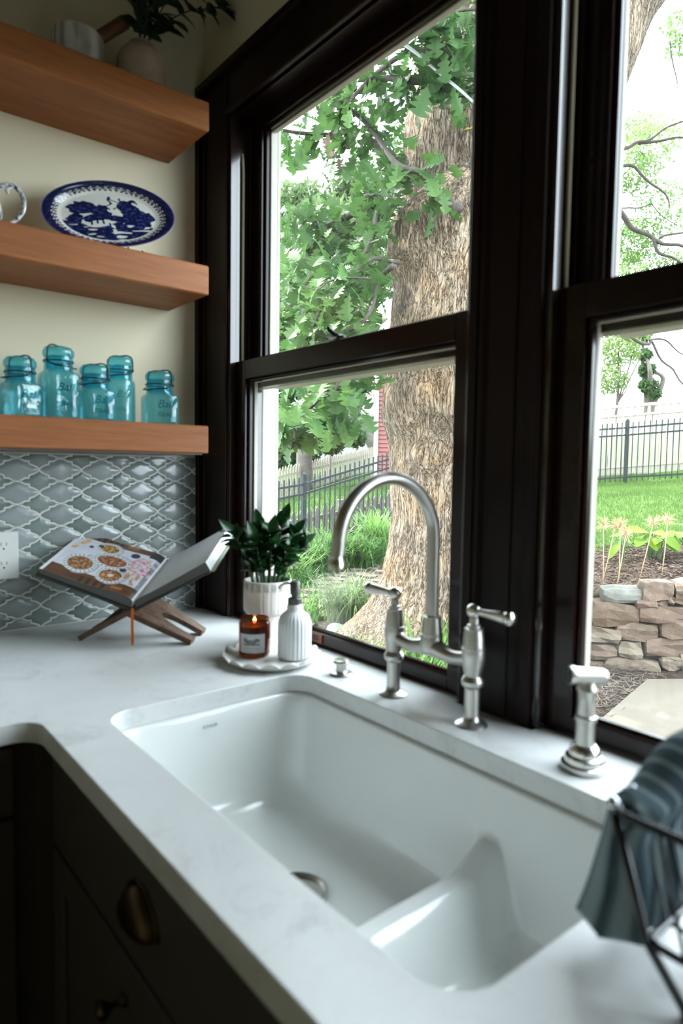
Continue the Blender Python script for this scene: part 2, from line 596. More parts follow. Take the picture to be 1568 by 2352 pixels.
def window(name, x0, x1, left_casing, right_casing):
    w = struct(name)
    zc, zt = 0.9105, 2.36
    # casings
    if left_casing:
        m = MB()
        molding_v(m, x0, 0.0, zc, 2.50, [(0.0, 0.022, 0.004), (0.022, 0.128, 0.0), (0.128, 0.150, 0.004), (0.150, x0 - 0.001, 0.014)], -1)
        m.build('side_casing', M_TRIM, w)
    if right_casing:
        m = MB()
        molding_v(m, x1, 0.0, zc, 2.50, [(0.0, 0.022, 0.004), (0.022, 0.11, 0.0), (0.11, 0.15, 0.012)], 1)
        m.build('side_casing', M_TRIM, w)
    # head casing
    m = MB()
    xa = 0.0 + 0.001 if left_casing else (x0 - 0.0785)
    xb = (x1 + 0.15) if right_casing else (x1 + 0.0785)
    m.box((x0 - 0.01 if left_casing else xa, 0.0, zt), (x1 + 0.01 if right_casing else xb, 0.02, zt + 0.125), 0.0018)
    m.box((x0 - 0.01 if left_casing else xa, -0.006, zt), (x1 + 0.01 if right_casing else xb, 0.005, zt + 0.02), 0.003)
    m.box((xa, -0.016, zt + 0.115), (xb, 0.02, zt + 0.14), 0.004)
    m.build('head_casing', M_TRIMH, w)
    # jambs, stops and beads
    m = MB()
    for s, x in ((1, x0), (-1, x1)):
        def bx(a, b, ya, yb, z0=zc, z1=zt + 0.02, bev=0.0012):
            p, q2 = sorted((x + s * a, x + s * b))
            m.box((p, ya, z0), (q2, yb, z1), bev)
        bx(-0.02, 0.004, 0.004, 0.15)             # jamb board
        bx(0.004, 0.014, 0.004, 0.024)            # inner stop
        bx(0.004, 0.013, 0.068, 0.0765)           # parting bead
    m.build('jamb', M_JAMB, w)
    m = MB()
    m.box((x0 - 0.02, 0.004, zt + 0.012), (x1 + 0.02, 0.15, zt + 0.024))
    m.box((x0, 0.004, zt + 0.0), (x1, 0.022, zt + 0.012), 0.001)
    m.build('head_jamb', M_TRIMH, w)
    # exterior white frame and sill
    m = MB()
    m.box((x0 - 0.02, 0.12, zc - 0.02), (x0 + 0.007, 0.168, zt + 0.02), 0.002)
    m.box((x1 - 0.007, 0.12, zc - 0.02), (x1 + 0.02, 0.168, zt + 0.02), 0.002)
    m.box((x0, 0.12, zt - 0.002), (x1, 0.168, zt + 0.03), 0.002)
    m.box((x0 - 0.01, 0.168, zc - 0.04), (x0 + 0.005, 0.18, zt + 0.05), 0.002)
    m.build('exterior_frame', M_EXT, w)
    # carved brackets at the top corners of the lower opening, outside
    MB().box((x0 - 0.06, 0.066, zc - 0.095), (x1 + 0.06, 0.24, zc - 0.066)).build('exterior_sill', M_EXT, w)
    MB().box((x0 - 0.02, 0.02, zc - 0.06), (x1 + 0.02, 0.15, zc - 0.002)).build('inner_sill', M_TRIMH, w)
    # sashes
    xa, xb = x0 + 0.0045, x1 - 0.0045
    def sash(nm, ya, yb, z0, z1, st, rb, rt):
        yg = (ya + yb) / 2 + 0.006
        fr = MB()
        for a, b in ((xa, xa + st), (xb - st, xb)):
            fr.box((a, ya, z0), (b, yg - 0.003, z1), 0.0015)
        for a, b, sg in ((xa + st, xa + st + 0.009, 1), (xb - st - 0.009, xb - st, -1)):
            fr.box((a, ya + 0.009, z0 + rb), (b, yg - 0.003, z1 - rt), 0.003)
        fr.box((xa + st - 0.002, ya, z0), (xb - st + 0.002, yg - 0.003, z0 + rb), 0.0025)
        fr.box((xa + st, ya + 0.009, z0 + rb - 0.001), (xb - st, yg - 0.003, z0 + rb + 0.006), 0.003)
        fr.box((xa + st - 0.002, ya, z1 - rt), (xb - st + 0.002, yg - 0.003, z1), 0.0025)
        fr.box((xa + st, ya + 0.009, z1 - rt - 0.008), (xb - st, yg - 0.003, z1 - rt + 0.001), 0.003)
        f_ = fr.build(nm, M_SASH, w)
        ou = MB()
        for a, b in ((xa, xa + st + 0.006), (xb - st - 0.006, xb)):
            ou.box((a, yg + 0.003, z0), (b, yb, z1), 0.001)
        ou.box((xa + st, yg + 0.003, z0), (xb - st, yb, z0 + rb - (0.012 if z0 < 1 else 0.0)), 0.001)
        ou.box((xa + st, yg + 0.003, z1 - rt - 0.006), (xb - st, yb, z1), 0.001)
        if z0 > 1:
            ou.box((xa + st, yb - 0.01, z0 + 0.001), (xb - st, yb + 0.045, z0 + 0.022), 0.002)
        ou.build('outer_face', M_EXT, f_)
        MB().box((xa + st - 0.006, yg - 0.0015, z0 + rb - 0.004), (xb - st + 0.006, yg + 0.0015, z1 - rt + 0.004)).build('pane', M_GLASS, f_)
        return f_
    lo = sash('lower_sash', 0.026, 0.066, 0.9125, 1.664, 0.057, 0.031, 0.056)
    up = sash('upper_sash', 0.078, 0.118, 1.590, zt + 0.012, 0.055, 0.072, 0.046)
    # sash lock on the meeting rail
    k = MB()
    xm = x0 + 0.475 if left_casing else (x0 + x1) / 2
    k.box((xm - 0.03, 0.03, 1.664), (xm + 0.03, 0.062, 1.668), 0.001)
    k.lathe([(0.012, 0), (0.012, 0.007), (0.006, 0.010)], (xm, 0.046, 1.668), 14)
    k.tube([(xm + 0.002, 0.046, 1.673), (xm - 0.012, 0.038, 1.679), (xm - 0.026, 0.032, 1.690), (xm - 0.03, 0.030, 1.699)], [0.006, 0.006, 0.007, 0.005], 8)
    k.build('sash_lock', M_BLACK, lo, angle=40)
    # recessed sash lift in the bottom rail
    xl = x0 + 0.395
    k = MB()
    k.box((xl - 0.05, 0.0225, 0.918), (xl + 0.05, 0.0268, 0.923), 0.001)
    k.box((xl - 0.05, 0.0225, 0.937), (xl + 0.05, 0.0268, 0.942), 0.001)
    k.box((xl - 0.05, 0.0225, 0.923), (xl - 0.036, 0.0268, 0.937), 0.001)
    k.box((xl + 0.036, 0.0225, 0.923), (xl + 0.05, 0.0268, 0.937), 0.001)
    k.build('sash_lift', plain_copper, lo)
    # sash cords in the channel above the lower sash
    c = MB()
    for s, x in ((1, x0), (-1, x1)):
        pts = [(x + s * 0.009, 0.047, 1.66), (x + s * 0.009, 0.047, 2.2), (x + s * 0.008, 0.046, 2.24), (x + s * 0.004, 0.046, 2.262)]
        c.tube(pts, 0.0042, 7)
    c.build('sash_cord', M_CORD, w, smooth=True)
    return w

plain_copper = plain('copper_brown', (0.16, 0.055, 0.028), 0.35, 0.7)
M_CORD = plain('woven_cord', (0.30, 0.27, 0.17), 0.8, bump=0.5, bump_scale=300)
W1 = window('window_1', 0.178, 1.097, True, False)
W2 = window('window_2', 1.254, 2.173, False, False)
W3 = window('added_window_3', 2.330, 3.249, False, True)  # unseen third window, added to bring in light from the right
for i, xm_ in enumerate((1.1755, 2.2515)):
    t1 = MB()
    molding_v(t1, xm_, -0.004, 0.9105, 2.36, [(-0.0785, -0.058, 0.004), (-0.058, -0.03, 0.0), (-0.03, 0.03, 0.003), (0.03, 0.058, 0.0), (0.058, 0.0785, 0.004)])
    for k in range(6):
        xk = xm_ - 0.046 + k * 0.0045
        t1.box((xk, -0.0058, 0.9105), (xk + 0.0022, 0.0, 2.36))
    t1 = t1.build('trim_%d' % (i + 1), M_TRIM)
    t1['kind'] = 'structure'
ev = MB().box((-2.0, 0.17, 2.95), (6.0, 0.78, 3.0)).box((-2.0, 0.78, 2.93), (6.0, 0.80, 3.12)).box((-2.0, -0.1, 3.0), (6.0, 0.80, 3.05)).build('added_eave', M_EXT)  # unseen eave, added to cut the high sky light on the counter
ev['kind'] = 'structure'
# ================================================================== counter, sink, cabinets
CT = 0.91
def stone_mat():
    N = NT('white_quartz')
    n1 = N.n('TexNoise', i_Vector=N.coord(), i_Scale=9.0, i_Detail=6.0, i_Roughness=0.6, i_Distortion=1.2)
    n2 = N.n('TexNoise', i_Vector=N.coord(), i_Scale=160.0, i_Detail=2.0)
    ad = N.n('Math', operation='MULTIPLY_ADD', i_0=n2.outputs['Fac'], i_1=0.25, i_2=n1.outputs['Fac'])
    col = N.ramp(ad.outputs[0], [(0.38, (0.55, 0.56, 0.55)), (0.56, (0.70, 0.71, 0.70)), (0.85, (0.74, 0.75, 0.74))])
    b = N.bsdf(i_Roughness=0.3)
    N.link(col, b.inputs['Base Color'])
    return N.m
M_STONE = stone_mat()
M_SINK = plain('white_enamel', (0.80, 0.82, 0.80), 0.12, coat=0.3)

def rrect(x0, y0, x1, y1, r, n=10, d=0.0):
    """rounded rectangle, counter-clockwise, inset by d"""
    x0 += d; y0 += d; x1 -= d; y1 -= d
    r = max(0.004, min(r - d * 0.55, (y1 - y0) / 2 - 1e-3, (x1 - x0) / 2 - 1e-3))
    out = []
    for cx, cy, a0 in ((x1 - r, y1 - r, 0), (x0 + r, y1 - r, 90), (x0 + r, y0 + r, 180), (x1 - r, y0 + r, 270)):
        for k in range(n + 1):
            a = math.radians(a0 + 90 * k / n)
            out.append((cx + r * math.cos(a), cy + r * math.sin(a)))
    return out
SX0, SX1, SY0, SY1 = 0.758, 1.590, -0.570, -0.139

# L-shaped worktop with a rounded inner corner and the sink cut-out
XL, YF, XR = 0.706, -0.668, 3.45
outer = [(0.0045, -0.001), (0.0045, -3.0), (XL, -3.0)]
rr = 0.045
for k in range(9):
    a = math.radians(90 * k / 8)
    # concave corner: centre lies in the open room
    outer.append((XL + rr - rr * math.cos(a), YF - rr + rr * math.sin(a)))
outer += [(XR, YF), (XR, -0.001)]
outer += [(3.255, -0.001), (3.255, 0.0215), (2.338, 0.0215), (2.338, -0.0075), (2.165, -0.0075), (2.165, 0.0215), (1.262, 0.0215), (1.262, -0.0075), (1.089, -0.0075), (1.089, 0.0215), (0.17, 0.0215), (0.17, -0.002), (0.16, -0.002)]
hole = rrect(SX0, SY0, SX1, SY1, 0.055)
def slab(outer, hole, z0, z1, bev=0.003):
    mb = MB()
    loops = [[Vector((x, y, 0)) for x, y in outer], [Vector((x, y, 0)) for x, y in hole]]
    tris = geometry.tessellate_polygon(loops)
    n, m = len(outer), len(hole)
    pts = outer + hole
    v = [(x, y, z1) for x, y in pts] + [(x, y, z0) for x, y in pts]
    f = [tuple(t) for t in tris] + [tuple(i + n + m for i in t)[::-1] for t in tris]
    for base, cnt in ((0, n), (n, m)):
        for i in range(cnt):
            j = (i + 1) % cnt
            f.append((base + i, base + j, base + j + n + m, base + i + n + m))
    mb.add(v, f)
    return mb
ct = slab(outer, hole, CT - 0.036, CT).build('countertop', M_STONE, angle=35)
tag(ct, 'pale grey quartz worktop running in an L below the windows', 'countertop')
bv = ct.modifiers.new('soft_edge', 'BEVEL')
bv.width = 0.0025
bv.segments = 2
bv.limit_method = 'ANGLE'
bv.angle_limit = math.radians(60)

# ---- sink: nested rings with a low dividing saddle
sink = thing('kitchen_sink', 'white enamel double bowl sink set under the worktop', 'sink', (1.17, -0.355, 0.66))
ZB = 0.668
prof = [(-0.02, 0.8735), (0.004, 0.8735), (0.0075, 0.8725), (0.0095, 0.868), (0.012, 0.84), (0.016, 0.80), (0.020, 0.76), (0.024, 0.73), (0.029, 0.708), (0.036, 0.690), (0.046, 0.6775), (0.058, 0.671), (0.072, ZB)]
d = 0.072
while d < 0.2155:
    d = min(d + 0.0045, 0.2155)
    prof.append((d, ZB - 0.002 * smooth01(d, 0.08, 0.2)))
rows = []
ring0 = [(x, y) for x, y in rrect(SX0, SY0, SX1, SY1, 0.055, n=12)]
def dense(poly, step=0.005):
    out = []
    for i in range(len(poly)):
        a, b = Vector(poly[i]), Vector(poly[(i + 1) % len(poly)])
        k = max(1, int((b - a).length / step))
        out += [tuple(a.lerp(b, j / k)) for j in range(k)]
    return out
L0 = SX1 - SX0
W0_ = SY1 - SY0
base = dense(rrect(SX0, SY0, SX1, SY1, 0.055, n=8))
cx_, cy_ = (SX0 + SX1) / 2, (SY0 + SY1) / 2
XD = 1.30
def ring_pt(p, d):
    # shrink the straight way: offset both half sizes by d
    hx, hy = L0 / 2, W0_ / 2
    return (cx_ + (p[0] - cx_) * (hx - d) / hx, cy_ + (p[1] - cy_) * (hy - d) / hy)
for dd, z in prof:
    row = []
    for p in base:
        x, y = ring_pt(p, dd)
        zz = z
        if dd > 0.011:
            u = abs(x - XD)
            wall = min(y - SY0, SY1 - y)
            top = 0.748 + 0.035 * (1 - smooth01(wall, 0.02, 0.09))
            bmp = 1 - smooth01(u, 0.008, 0.078) if u > 0.008 else 1.0
            h = ZB + (top - ZB) * bmp
            zz = max(z, h) if u < 0.09 else z
        row.append((x, y, zz))
    rows.append(row)
mb = MB().grid(rows, len(base), len(rows), closed_u=True)
mb.build('bowl', M_SINK, sink, smooth=True)
k = MB()
k.lathe([(0.052, 0.6665), (0.052, 0.672), (0.048, 0.6735), (0.043, 0.669), (0.040, 0.6705), (0.012, 0.672), (0.010, 0.684), (0.0, 0.685)], (1.082, -0.372, 0), 36)
k.build('drain', M_NICKEL2, sink, angle=40)
k = MB()
k.lathe([(0.052, 0.6665), (0.052, 0.6715), (0.043, 0.669), (0.038, 0.670), (0.0, 0.671)], (1.455, -0.345, 0), 36)
k.build('drain', M_NICKEL2, sink, angle=40)
M_MARK = plain('grey_print', (0.33, 0.35, 0.36), 0.5)
tm = text_mesh('KOHLER', 0.0085, 0.0002, bold=0.0002)
tm.materials.append(M_MARK)
piece('lettering', tm, sink, frame((SX0 + 0.0162, -0.365, 0.847), (0, 1, 0), (0.105, 0, 0.99)))

# ---- cabinets below
def knob(parent, p, mat):
    M = frame(p, (1, 0, 0), (0, 0, 1))
    MB().lathe([(0.010, 0.0), (0.010, 0.003), (0.0045, 0.006), (0.004, 0.018), (0.009, 0.024), (0.0135, 0.031), (0.012, 0.037), (0.0, 0.040)], n=20, M=M).build('knob', mat, parent, smooth=True)
def cup_pull(parent, c, w, h, dpt, mat, fr):
    """half dome cup pull; fr maps (x along front, y up, z outwards)"""
    P = []
    for j in range(9):
        ph = math.radians(90 * j / 8)
        row = []
        for i in range(17):
            th = math.radians(180 * i / 16)
            x = math.cos(th) * w / 2
            y = math.sin(th) * h * math.cos(ph) * 1.0
            z = math.sin(ph) * dpt * math.sin(th) ** 0.6
            row.append(fr @ Vector((x, y, z)))
        P.append(row)
    mb = MB().grid(P, 17, 9)
    ob = mb.build('cup_pull', mat, parent, smooth=True)
    so = ob.modifiers.new('thick', 'SOLIDIFY')
    so.thickness = 0.002
    rim = MB()
    rim.tube([fr @ Vector((math.cos(math.radians(t)) * (w / 2 + 0.003), math.sin(math.radians(t)) * (h + 0.003), 0.0015)) for t in range(0, 181, 12)], 0.0028, 6)
    rim.build('pull_flange', mat, ob, smooth=True)

cab = thing('sink_cabinet', 'dark painted cabinet under the sink with a cup pull', 'cabinet', (1.2, -0.35, 0.0))
MB().box((0.62, -0.622, 0.10), (1.76, -0.06, 0.655)).box((0.62, -0.622, 0.655), (0.74, -0.06, 0.872)).box((1.61, -0.622, 0.655), (1.76, -0.06, 0.872)).box((0.62, -0.622, 0.655), (1.76, -0.597, 0.872)).box((0.66, -0.56, 0.0), (1.76, -0.06, 0.10)).build('body', M_CAB, cab)
MB().box((0.702, -0.642, 0.676), (1.752, -0.622, 0.858), 0.003).build('drawer', M_CAB, cab)
drw = [c for c in cab.children if c.name.startswith('drawer')][0]
cup_pull(drw, None, 0.10, 0.048, 0.026, M_PULL, frame((1.11, -0.642, 0.752), (1, 0, 0), (0, 0, 1)))
def shaker(parent, x0, x1, z0, z1, y, kx, kz):
    dm = MB()
    dm.box((x0, y + 0.008, z0), (x1, y + 0.02, z1))
    fwd = 0.06
    dm.box((x0, y, z0), (x0 + fwd, y + 0.009, z1), 0.0015)
    dm.box((x1 - fwd, y, z0), (x1, y + 0.009, z1), 0.0015)
    dm.box((x0 + fwd, y, z0), (x1 - fwd, y + 0.009, z0 + fwd), 0.0015)
    dm.box((x0 + fwd, y, z1 - fwd), (x1 - fwd, y + 0.009, z1), 0.0015)
    dd = dm.build('door', M_CAB, parent)
    knob(dd, (kx, y, kz), M_PULL)
shaker(cab, 0.702, 1.225, 0.12, 0.668, -0.642, 1.045, 0.600)
shaker(cab, 1.231, 1.752, 0.12, 0.668, -0.642, 1.30, 0.605)
cab2 = thing('base_cabinet', 'dark painted cabinet right of the sink beneath the dish rack', 'cabinet', (2.2, -0.35, 0.0))
MB().box((1.762, -0.622, 0.10), (3.43, -0.06, 0.873)).box((1.762, -0.56, 0.0), (3.43, -0.06, 0.10)).build('body', M_CAB, cab2)
MB().box((1.772, -0.642, 0.676), (3.42, -0.622, 0.858), 0.003).build('drawer', M_CAB, cab2)
shaker(cab2, 1.772, 2.593, 0.12, 0.668, -0.642, 2.54, 0.605)
shaker(cab2, 2.599, 3.42, 0.12, 0.668, -0.642, 2.65, 0.605)
cab3 = thing('base_cabinet', 'dark painted cabinet in the left run below the cookbook end', 'cabinet', (0.35, -1.4, 0.0))
MB().box((0.02, -2.95, 0.10), (0.664, -0.66, 0.873)).box((0.02, -2.95, 0.0), (0.60, -0.66, 0.10)).build('body', M_CAB, cab3)
MB().box((0.664, -1.55, 0.736), (0.684, -0.70, 0.858), 0.003).build('drawer', M_CAB, cab3)
MB().box((0.664, -1.55, 0.12), (0.684, -0.70, 0.728), 0.003).build('drawer', M_CAB, cab3)
MB().box((0.664, -2.94, 0.12), (0.684, -1.555, 0.858), 0.003).build('door', M_CAB, cab3)
MB().box((0.60, -0.66, 0.10), (0.672, -0.622, 0.873)).build('corner_post', M_CAB, cab)

# ================================================================== shelves
def shelf(z0, z1, label):
    t = thing('floating_shelf', label, 'shelf', (0.0, -0.9, z0), 'oak shelves on the left wall')
    MB().box((0.0015, -1.75, z0), (0.255, -0.0975, z1), 0.003).build('board', M_OAK, t)
    return t
shelf(2.253, 2.329, 'topmost thick oak floating shelf carrying the stone vase')
shelf(1.822, 1.900, 'middle thick oak floating shelf carrying the blue platter')
s3 = shelf(1.3925, 1.468, 'lowest thick oak floating shelf carrying the blue glass jars')
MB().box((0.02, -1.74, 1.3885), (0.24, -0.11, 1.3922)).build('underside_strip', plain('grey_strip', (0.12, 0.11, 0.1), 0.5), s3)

# ---- wall outlet
ou = thing('power_outlet', 'white double socket outlet plate on the tiled wall', 'outlet', (0.012, -0.569, 1.115))
MB().box((0.0125, -0.605, 1.052), (0.0185, -0.532, 1.178), 0.002).build('cover_plate', plain('white_plastic', (0.72, 0.72, 0.70), 0.35), ou)
M_SLOT = plain('dark_slot', (0.01, 0.01, 0.012), 0.6)
for zc in (1.140, 1.090):
    rc = MB()
    P = [(math.cos(a) * 0.0165 if abs(math.cos(a)) < 0.86 else math.copysign(0.0145, math.cos(a)), math.sin(a) * 0.0165) for a in [2 * math.pi * k / 28 for k in range(28)]]
    rc.prism([(-0.5685 + a, zc + b) for a, b in P], 0.0185, 0.0200, axis=0)
    r_ = rc.build('receptacle', bpy.data.materials['white_plastic'], ou)
    sl = MB()
    sl.box((0.0198, -0.5625, zc + 0.001), (0.0203, -0.5608, zc + 0.009))
    sl.box((0.0198, -0.5755, zc + 0.001), (0.0203, -0.5738, zc + 0.0095))
    sl.lathe([(0.0026, 0.0), (0.0026, 0.0005)], n=10, M=frame((0.0198, -0.5685, zc - 0.007), (0, 1, 0), (0, 0, 1)))
    sl.build('slots', M_SLOT, r_, kind='stuff')

# ================================================================== blue glass jars
def jar_glass(name, tint, mixd, edge):
    N = NT(name)
    tr = N.n('BsdfTransparent', i_Color=(*tint, 1))
    df = N.n('BsdfTranslucent', i_Color=(0.36, 0.76, 0.80, 1))
    d2 = N.n('BsdfDiffuse', i_Color=(0.24, 0.62, 0.68, 1))
    gl = N.n('BsdfGlossy', i_Roughness=0.06)
    m0 = N.n('MixShader', i_0=0.5, i_1=df.outputs[0], i_2=d2.outputs[0])
    m1 = N.n('MixShader', i_0=mixd, i_1=tr.outputs[0], i_2=m0.outputs[0])
    lw = N.n('LayerWeight', i_Blend=0.35)
    nz = N.n('TexNoise', i_Vector=N.coord(), i_Scale=45.0, i_Detail=2.0)
    bp = N.bump(nz.outputs['Fac'], 0.4, 0.002)
    N.link(bp, gl.inputs['Normal'])
    N.link(bp, lw.inputs['Normal'])
    e2 = N.n('BsdfDiffuse', i_Color=(0.02, 0.22, 0.28, 1))
    fm = N.n('Math', operation='MULTIPLY', i_0=lw.outputs['Facing'], i_1=edge)
    m2 = N.n('MixShader', i_0=fm.outputs[0], i_1=m1.outputs[0], i_2=e2.outputs[0])
    m3_ = N.n('MixShader', i_0=schlick(N, 0.055, bp), i_1=m2.outputs[0], i_2=gl.outputs[0])
    N.link(m3_.outputs[0], N.out.inputs['Surface'])
    return N.m
M_JAR = jar_glass('aqua_glass', (0.72, 0.95, 0.985), 0.10, 0.12)
M_JAR2 = jar_glass('deep_aqua_glass', (0.40, 0.84, 0.94), 0.10, 0.28)
M_LETTER = clear_glass('aqua_lettering', (0.55, 0.80, 0.84), 0.12)
M_WIRE = plain('dark_wire', (0.03, 0.027, 0.025), 0.4, 0.7)

def sqring(h, r, z, n=40):
    """squared circle of half width h with corner radius fraction r (1 = circle)"""
    out = []
    for k in range(n):
        a = 2 * math.pi * (k + 0.5) / n
        c, s = math.cos(a), math.sin(a)
        p = 2 + (1 - r) * 5
        q_ = (abs(c) ** p + abs(s) ** p) ** (-1 / p)
        out.append((h * q_ * c, h * q_ * s, z))
    return out

def jar(x, y, z, w, H, square, rot, label, bail):
    t = thing('glass_jar', label, 'jar', (x, y, z), 'blue glass jars on the lowest shelf')
    M = Matrix.Translation((x, y, z)) @ Matrix.Rotation(rot, 4, 'Z')
    h = w / 2
    nk = w * 0.40                       # neck radius
    hs = H - 0.066                      # shoulder height
    sq = 0.25 if square else 1.0
    nb = hs + 0.011
    prof = [(h * 0.86, 0.0, sq), (h * 0.96, 0.002, sq), (h, 0.009, sq), (h, hs - 0.012, sq), (h * 0.98, hs - 0.004, sq), (h * 0.94, hs, (sq + 1) / 2), (nk * 1.03, hs + 0.005, 1), (nk, hs + 0.010, 1), (nk, nb + 0.018, 1), (nk * 1.04, nb + 0.0215, 1), (nk, nb + 0.025, 1), (nk * 0.985, nb + 0.030, 1)]
    inner = [(nk * 0.86, nb + 0.030, 1), (nk * 0.86, hs + 0.008, 1), (h * 0.88, hs - 0.004, (sq + 1) / 2), (h * 0.93, hs - 0.016, sq), (h * 0.93, 0.010, sq), (h * 0.80, 0.006, sq)]
    rows = [[M @ Vector(p) for p in sqring(hh, r, zz)] for hh, zz, r in prof + inner]
    mb = MB().grid(rows, 40, len(rows), closed_u=True)
    mb.f.append(tuple(range(40))[::-1])
    mb.f.append(tuple(len(mb.v) - 40 + i for i in range(40)))
    body = mb.build('body', [M_JAR, M_JAR2], t, angle=50)
    for p in body.data.polygons:
        if p.center.z > hs + 0.006:
            p.material_index = 1
    hs = nb
    # glass lid
    lm = MB()
    lm.lathe([(nk * 0.85, hs + 0.0305), (nk * 1.06, hs + 0.0305), (nk * 1.10, hs + 0.034), (nk * 1.10, hs + 0.043), (nk * 1.06, hs + 0.047), (nk * 0.97, hs + 0.0495), (nk * 0.93, hs + 0.053), (nk * 0.30, hs + 0.053), (nk * 0.25, hs + 0.055), (0.001, hs + 0.055)], M=M, n=36)
    lm.build('lid', M_JAR2, t, angle=50)
    # wire bail: neck wire, yoke over the lid, lever
    wm = MB()
    ringp = [M @ Vector((nk * 1.05 * math.cos(a), nk * 1.05 * math.sin(a), hs + 0.018)) for a in [2 * math.pi * k / 28 for k in range(29)]]
    wm.tube(ringp, 0.0017, 5)
    zt = hs + 0.0575
    up = [(0, -nk * 1.17, hs + 0.017), (0, -nk * 1.18, hs + 0.035), (0, -nk * 1.06, hs + 0.052), (0, -nk * 0.6, zt + 0.001), (0, 0, zt), (0, nk * 0.6, zt + 0.001), (0, nk * 1.06, hs + 0.052), (0, nk * 1.18, hs + 0.035), (0, nk * 1.17, hs + 0.017)]
    bm_ = Matrix.Rotation(bail - rot, 4, 'Z')
    wm.tube([M @ (bm_ @ Vector(p)) for p in catmull(up, 4)], 0.0019, 6)
    lev = [(0, -nk * 1.19, hs + 0.016), (nk * 0.5, -nk * 1.15, hs + 0.006), (nk * 1.1, -nk * 0.6, hs + 0.003), (nk * 1.32, 0, hs + 0.0), (nk * 1.1, nk * 0.6, hs + 0.003), (nk * 0.5, nk * 1.15, hs + 0.006), (0, nk * 1.19, hs + 0.016)]
    wm.tube([M @ (bm_ @ Vector(p)) for p in catmull(lev, 4)], 0.0017, 6)
    for sg in (-1, 1):
        wm.lathe([(0.0034, -0.002), (0.0034, 0.002)], n=10, M=M @ bm_ @ Matrix.Translation((0, sg * nk * 1.18, hs + 0.017)) @ Matrix.Rotation(math.pi / 2, 4, 'X'))
    wm.build('wire_bail', M_WIRE, t, smooth=True)
    # embossed script and capitals on the front face
    fx = Matrix.Rotation(rot, 4, 'Z') @ Vector((1, 0, 0))
    fy = Matrix.Rotation(rot, 4, 'Z') @ Vector((0, 1, 0))
    for txt, sz, zz, shr in (('Ball', w * 0.34, (hs - 0.011) * 0.68, 0.35), ('IDEAL', w * 0.17, (hs - 0.011) * 0.34, 0.0)):
        tmh = text_mesh(txt, sz, 0.0003, shear=shr)
        if not square:
            for vv in tmh.vertices:     # wrap round the cylinder
                a = vv.co.x / h
                vv.co = Vector((math.sin(a) * h, vv.co.y, vv.co.z - h * (1 - math.cos(a))))
        tmh.materials.append(M_LETTER)
        piece('embossed_lettering', tmh, t, frame(Vector((x, y, z + zz)) + fx * (h + 0.0004), fy, (0, 0, 1)))
    return t
JZ = 1.4681
jar(0.13, -0.548, JZ, 0.086, 0.150, True, math.radians(12), 'squat blue glass jar at the left end of the row', math.radians(-65))
jar(0.13, -0.457, JZ, 0.086, 0.186, True, math.radians(4), 'tall blue glass jar, the tallest, between two squat jars', math.radians(35))
jar(0.13, -0.364, JZ, 0.088, 0.150, True, math.radians(2), 'squat blue glass jar in the middle of the row', math.radians(-60))
jar(0.10, -0.286, JZ, 0.080, 0.184, False, math.radians(-10), 'slender round tall blue glass jar second from the window', math.radians(-50))
jar(0.14, -0.189, JZ, 0.090, 0.150, True, math.radians(-6), 'squat blue glass jar standing nearest the window', math.radians(-65))

# ================================================================== platter and jug on the middle shelf
M_PRINT = printed('blue_transfer_print', 0.12, 0.6)
SH2 = 1.9002
pl_ = thing('oval_platter', 'oval blue and white patterned platter standing on edge', 'platter', (0.085, -0.313, SH2))
A_, B_ = 0.171, 0.0935
tilt = math.radians(14)
PM = Matrix.Translation((0.118, -0.318, SH2 + 0.024 + B_ * math.cos(tilt))) @ Matrix.Rotation(math.radians(-12), 4, 'Z') @ Matrix.Rotation(-tilt, 4, 'Y') @ Matrix.Rotation(math.radians(10), 4, 'X') @ Matrix((Vector((0, 0, 1)), Vector((1, 0, 0)), Vector((0, 1, 0)))).to_4x4()
